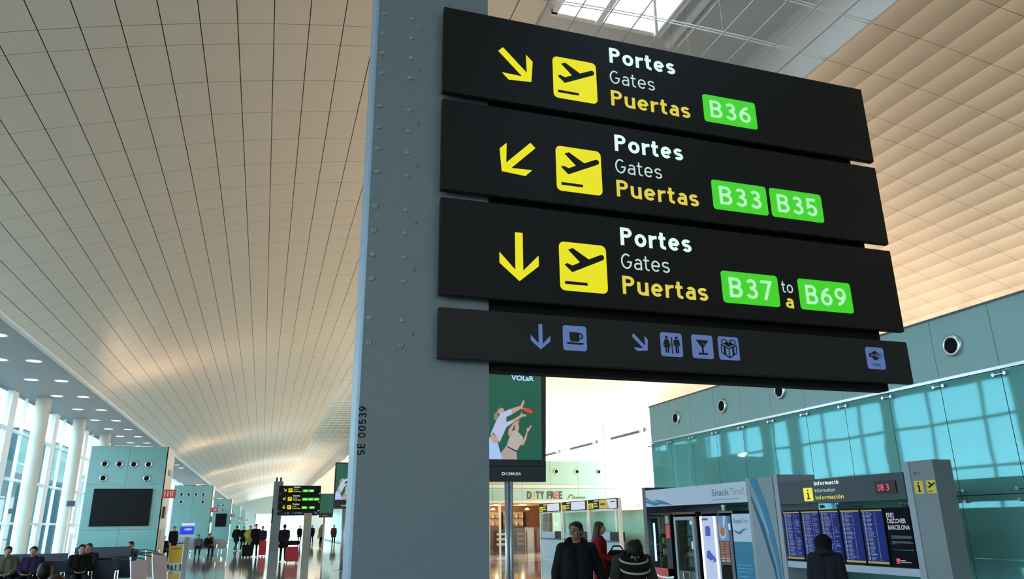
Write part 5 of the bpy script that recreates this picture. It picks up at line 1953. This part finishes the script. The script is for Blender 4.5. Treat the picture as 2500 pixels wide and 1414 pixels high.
# child at the board
person('person in a dark hooded jacket seen from behind, facing the flight displays', (7.12, 8.6, 0), 2.3, 1.44, KDARK, KDARK, HBLK, None,
       hi=True, hairstyle='hat', hatcol=KBLACK, hood=True, fat=1.2, coatlen=.62)

# far walkers
FAR = [
    ('person in a dark jacket and blue jeans walking left of the group', (-1.75, 61, 0), 2.6, 1.75, KBLACK, KJEAN, HBLK, 'walk', {}),
    ('person in a dark coat with a tan bag, second from left in the group', (-1.25, 60.5, 0), .2, 1.70, KBLACK, KBLACK, HBRN, 'walk', {}),
    ('person in a yellow top half hidden behind the walking group', (-.75, 56, 0), .1, 1.74, KYEL, KDARK, HBRN, 'stand', {}),
    ('tall person in dark clothes at the centre of the walking group', (-.32, 47.8, 0), .1, 1.82, KBLACK, KBLACK, HBLK, 'walk', {}),
    ('person in a dark violet coat on the right of the walking group', (.05, 50.5, 0), .0, 1.70, KPURP, KBLACK, HBRN, 'walk', {}),
    ('person in black with a backpack walking away beside the red suitcase', (1.08, 40.2, 0), 3.2, 1.76, KBLACK, KBLACK, HBLK, 'walk', {}),
    ('person in a dark coat far behind between the far pillars, left one', (3.6, 80, 0), .4, 1.72, KBLACK, KDARK, HBRN, 'stand', {}),
    ('person in dark blue standing far right of the slim pillar', (4.9, 82, 0), .2, 1.74, KPURP, KDARK, HBLK, 'stand', {}),
    ('person in black reaching out an arm toward the person in tan', (5.65, 80, 0), .9, 1.70, KBLACK, KDARK, HBLK, 'stand', dict(eR=(-.38, -.1, 1.32), wR=(-.58, -.2, 1.38))),
    ('person in a tan top holding a yellow bag in front of the far glass room', (5.35, 74.7, 0), .3, 1.80, KTAN, KBLACK, HBRN, 'stand', {}),
    ('person in a rust jacket and black trousers near the half hidden screen', (6.5, 75.2, 0), .1, 1.72, KRUST, KBLACK, HBRN, 'stand', {}),
    ('person in grey behind the pole of the half hidden advertising screen', (7.25, 68, 0), .2, 1.68, KGREY, KBLACK, HBLK, 'stand', {}),
    ('person in dark clothes standing by the wall behind the yellow trolley', (-4.9, 49.5, 0), .6, 1.74, KBLACK, KDARK, HBLK, 'stand', {}),
]
for lb, loc, rz, H, c_, tr_, ha, po_, jj in FAR:
    person(lb, loc, rz, H, c_, tr_, ha, pose=po_, J=jj, vox=.026, coatlen=.75, fat=1.12, group='travellers in the far hall')
bp = thing('backpack', 'black backpack worn by the person beside the red suitcase', 'bag', (1.08, 40.0, 1.0))
MB().ell((1.08, 39.98, 1.18), (.20, .13, .27)).build('body', KBLACK, bp, True)
MB().ell((1.08, 39.86, 1.06), (.13, .05, .13)).build('pocket', KDARK, bp, True)
yb_ = thing('shopping_bag', 'yellow shopping bag held by the person in the tan top', 'bag', (5.12, 74.6, .52))
MB().prism(Fr((4.95, 74.62, .52), FS, UPV), [(0, 0), (.34, 0), (.30, .45), (.06, .45)], -.12, 0).build('body', mat('bag yellow', (.6, .42, .14), .5), yb_)
tb = thing('tan_bag', 'tan bag carried by the second walker from the left', 'bag', (-1.1, 60.2, .9))
MB().ell((-1.08, 60.2, 1.12), (.16, .12, .2)).build('body', KTAN, tb, True)

# seated travellers
SEATED = [
    ('seated man in an olive jacket at the far bottom left', (-5.88, 22.05, 0), .25, 1.74, KOLIVE, KDARK, HBLK),
    ('seated man in a dark violet jacket, second from the bottom left', (-5.33, 22.05, 0), -.05, 1.72, KPURP, KDARK, HBLK),
    ('seated person in black leaning together with a companion, left one', (-4.27, 22.05, 0), .3, 1.76, KBLACK, KDARK, HBLK),
    ('seated person in dark grey leaning together with a companion, right one', (-4.40, 23.55, 0), -.3, 1.76, KDARK, KDARK, HBRN),
    ('seated person seen from behind at bottom left, dark hair, left of two', (-2.42, 10.65, 0), PI + .1, 1.74, KDARK, KDARK, HBLK),
    ('seated person seen from behind at bottom left, brown hair, right of two', (-1.92, 8.95, 0), PI - .2, 1.66, KBROWN, KDARK, HBRN),
    ('seated person with dark hair behind the grey trolleys', (-3.95, 27.5, 0), -.6, 1.72, KDARK, KDARK, HBLK),
    ('seated person in dark clothes on the row just behind the yellow trolley', (-4.85, 44.45, 0), .4, 1.72, KBLACK, KDARK, HBLK),
    ('seated person in black right of the blue screen terminal', (-3.1, 51.95, 0), .5, 1.72, KBLACK, KDARK, HBLK),
    ('seated person in grey right of the blue screen terminal, left one', (-3.7, 51.95, 0), .1, 1.70, KGREY, KDARK, HBLK),
    ('seated person on the grey row before the third teal block', (-3.4, 58.45, 0), .2, 1.74, KGREY, KDARK, HBLK),
]
for lb, loc, rz, H, c_, tr_, ha in SEATED:
    person(lb, loc, rz, H, c_, tr_, ha, pose='sit', vox=.018 if loc[1] < 28 else .026, fat=1.12, group='seated travellers')
stool = thing('stool', 'grey seat block under the traveller behind the trolleys', 'stool', (-3.95, 27.5, 0))
MB().box((-4.25, 27.25, 0), (-3.65, 27.75, .40)).build('seat_base', SEATG, stool)
flush()
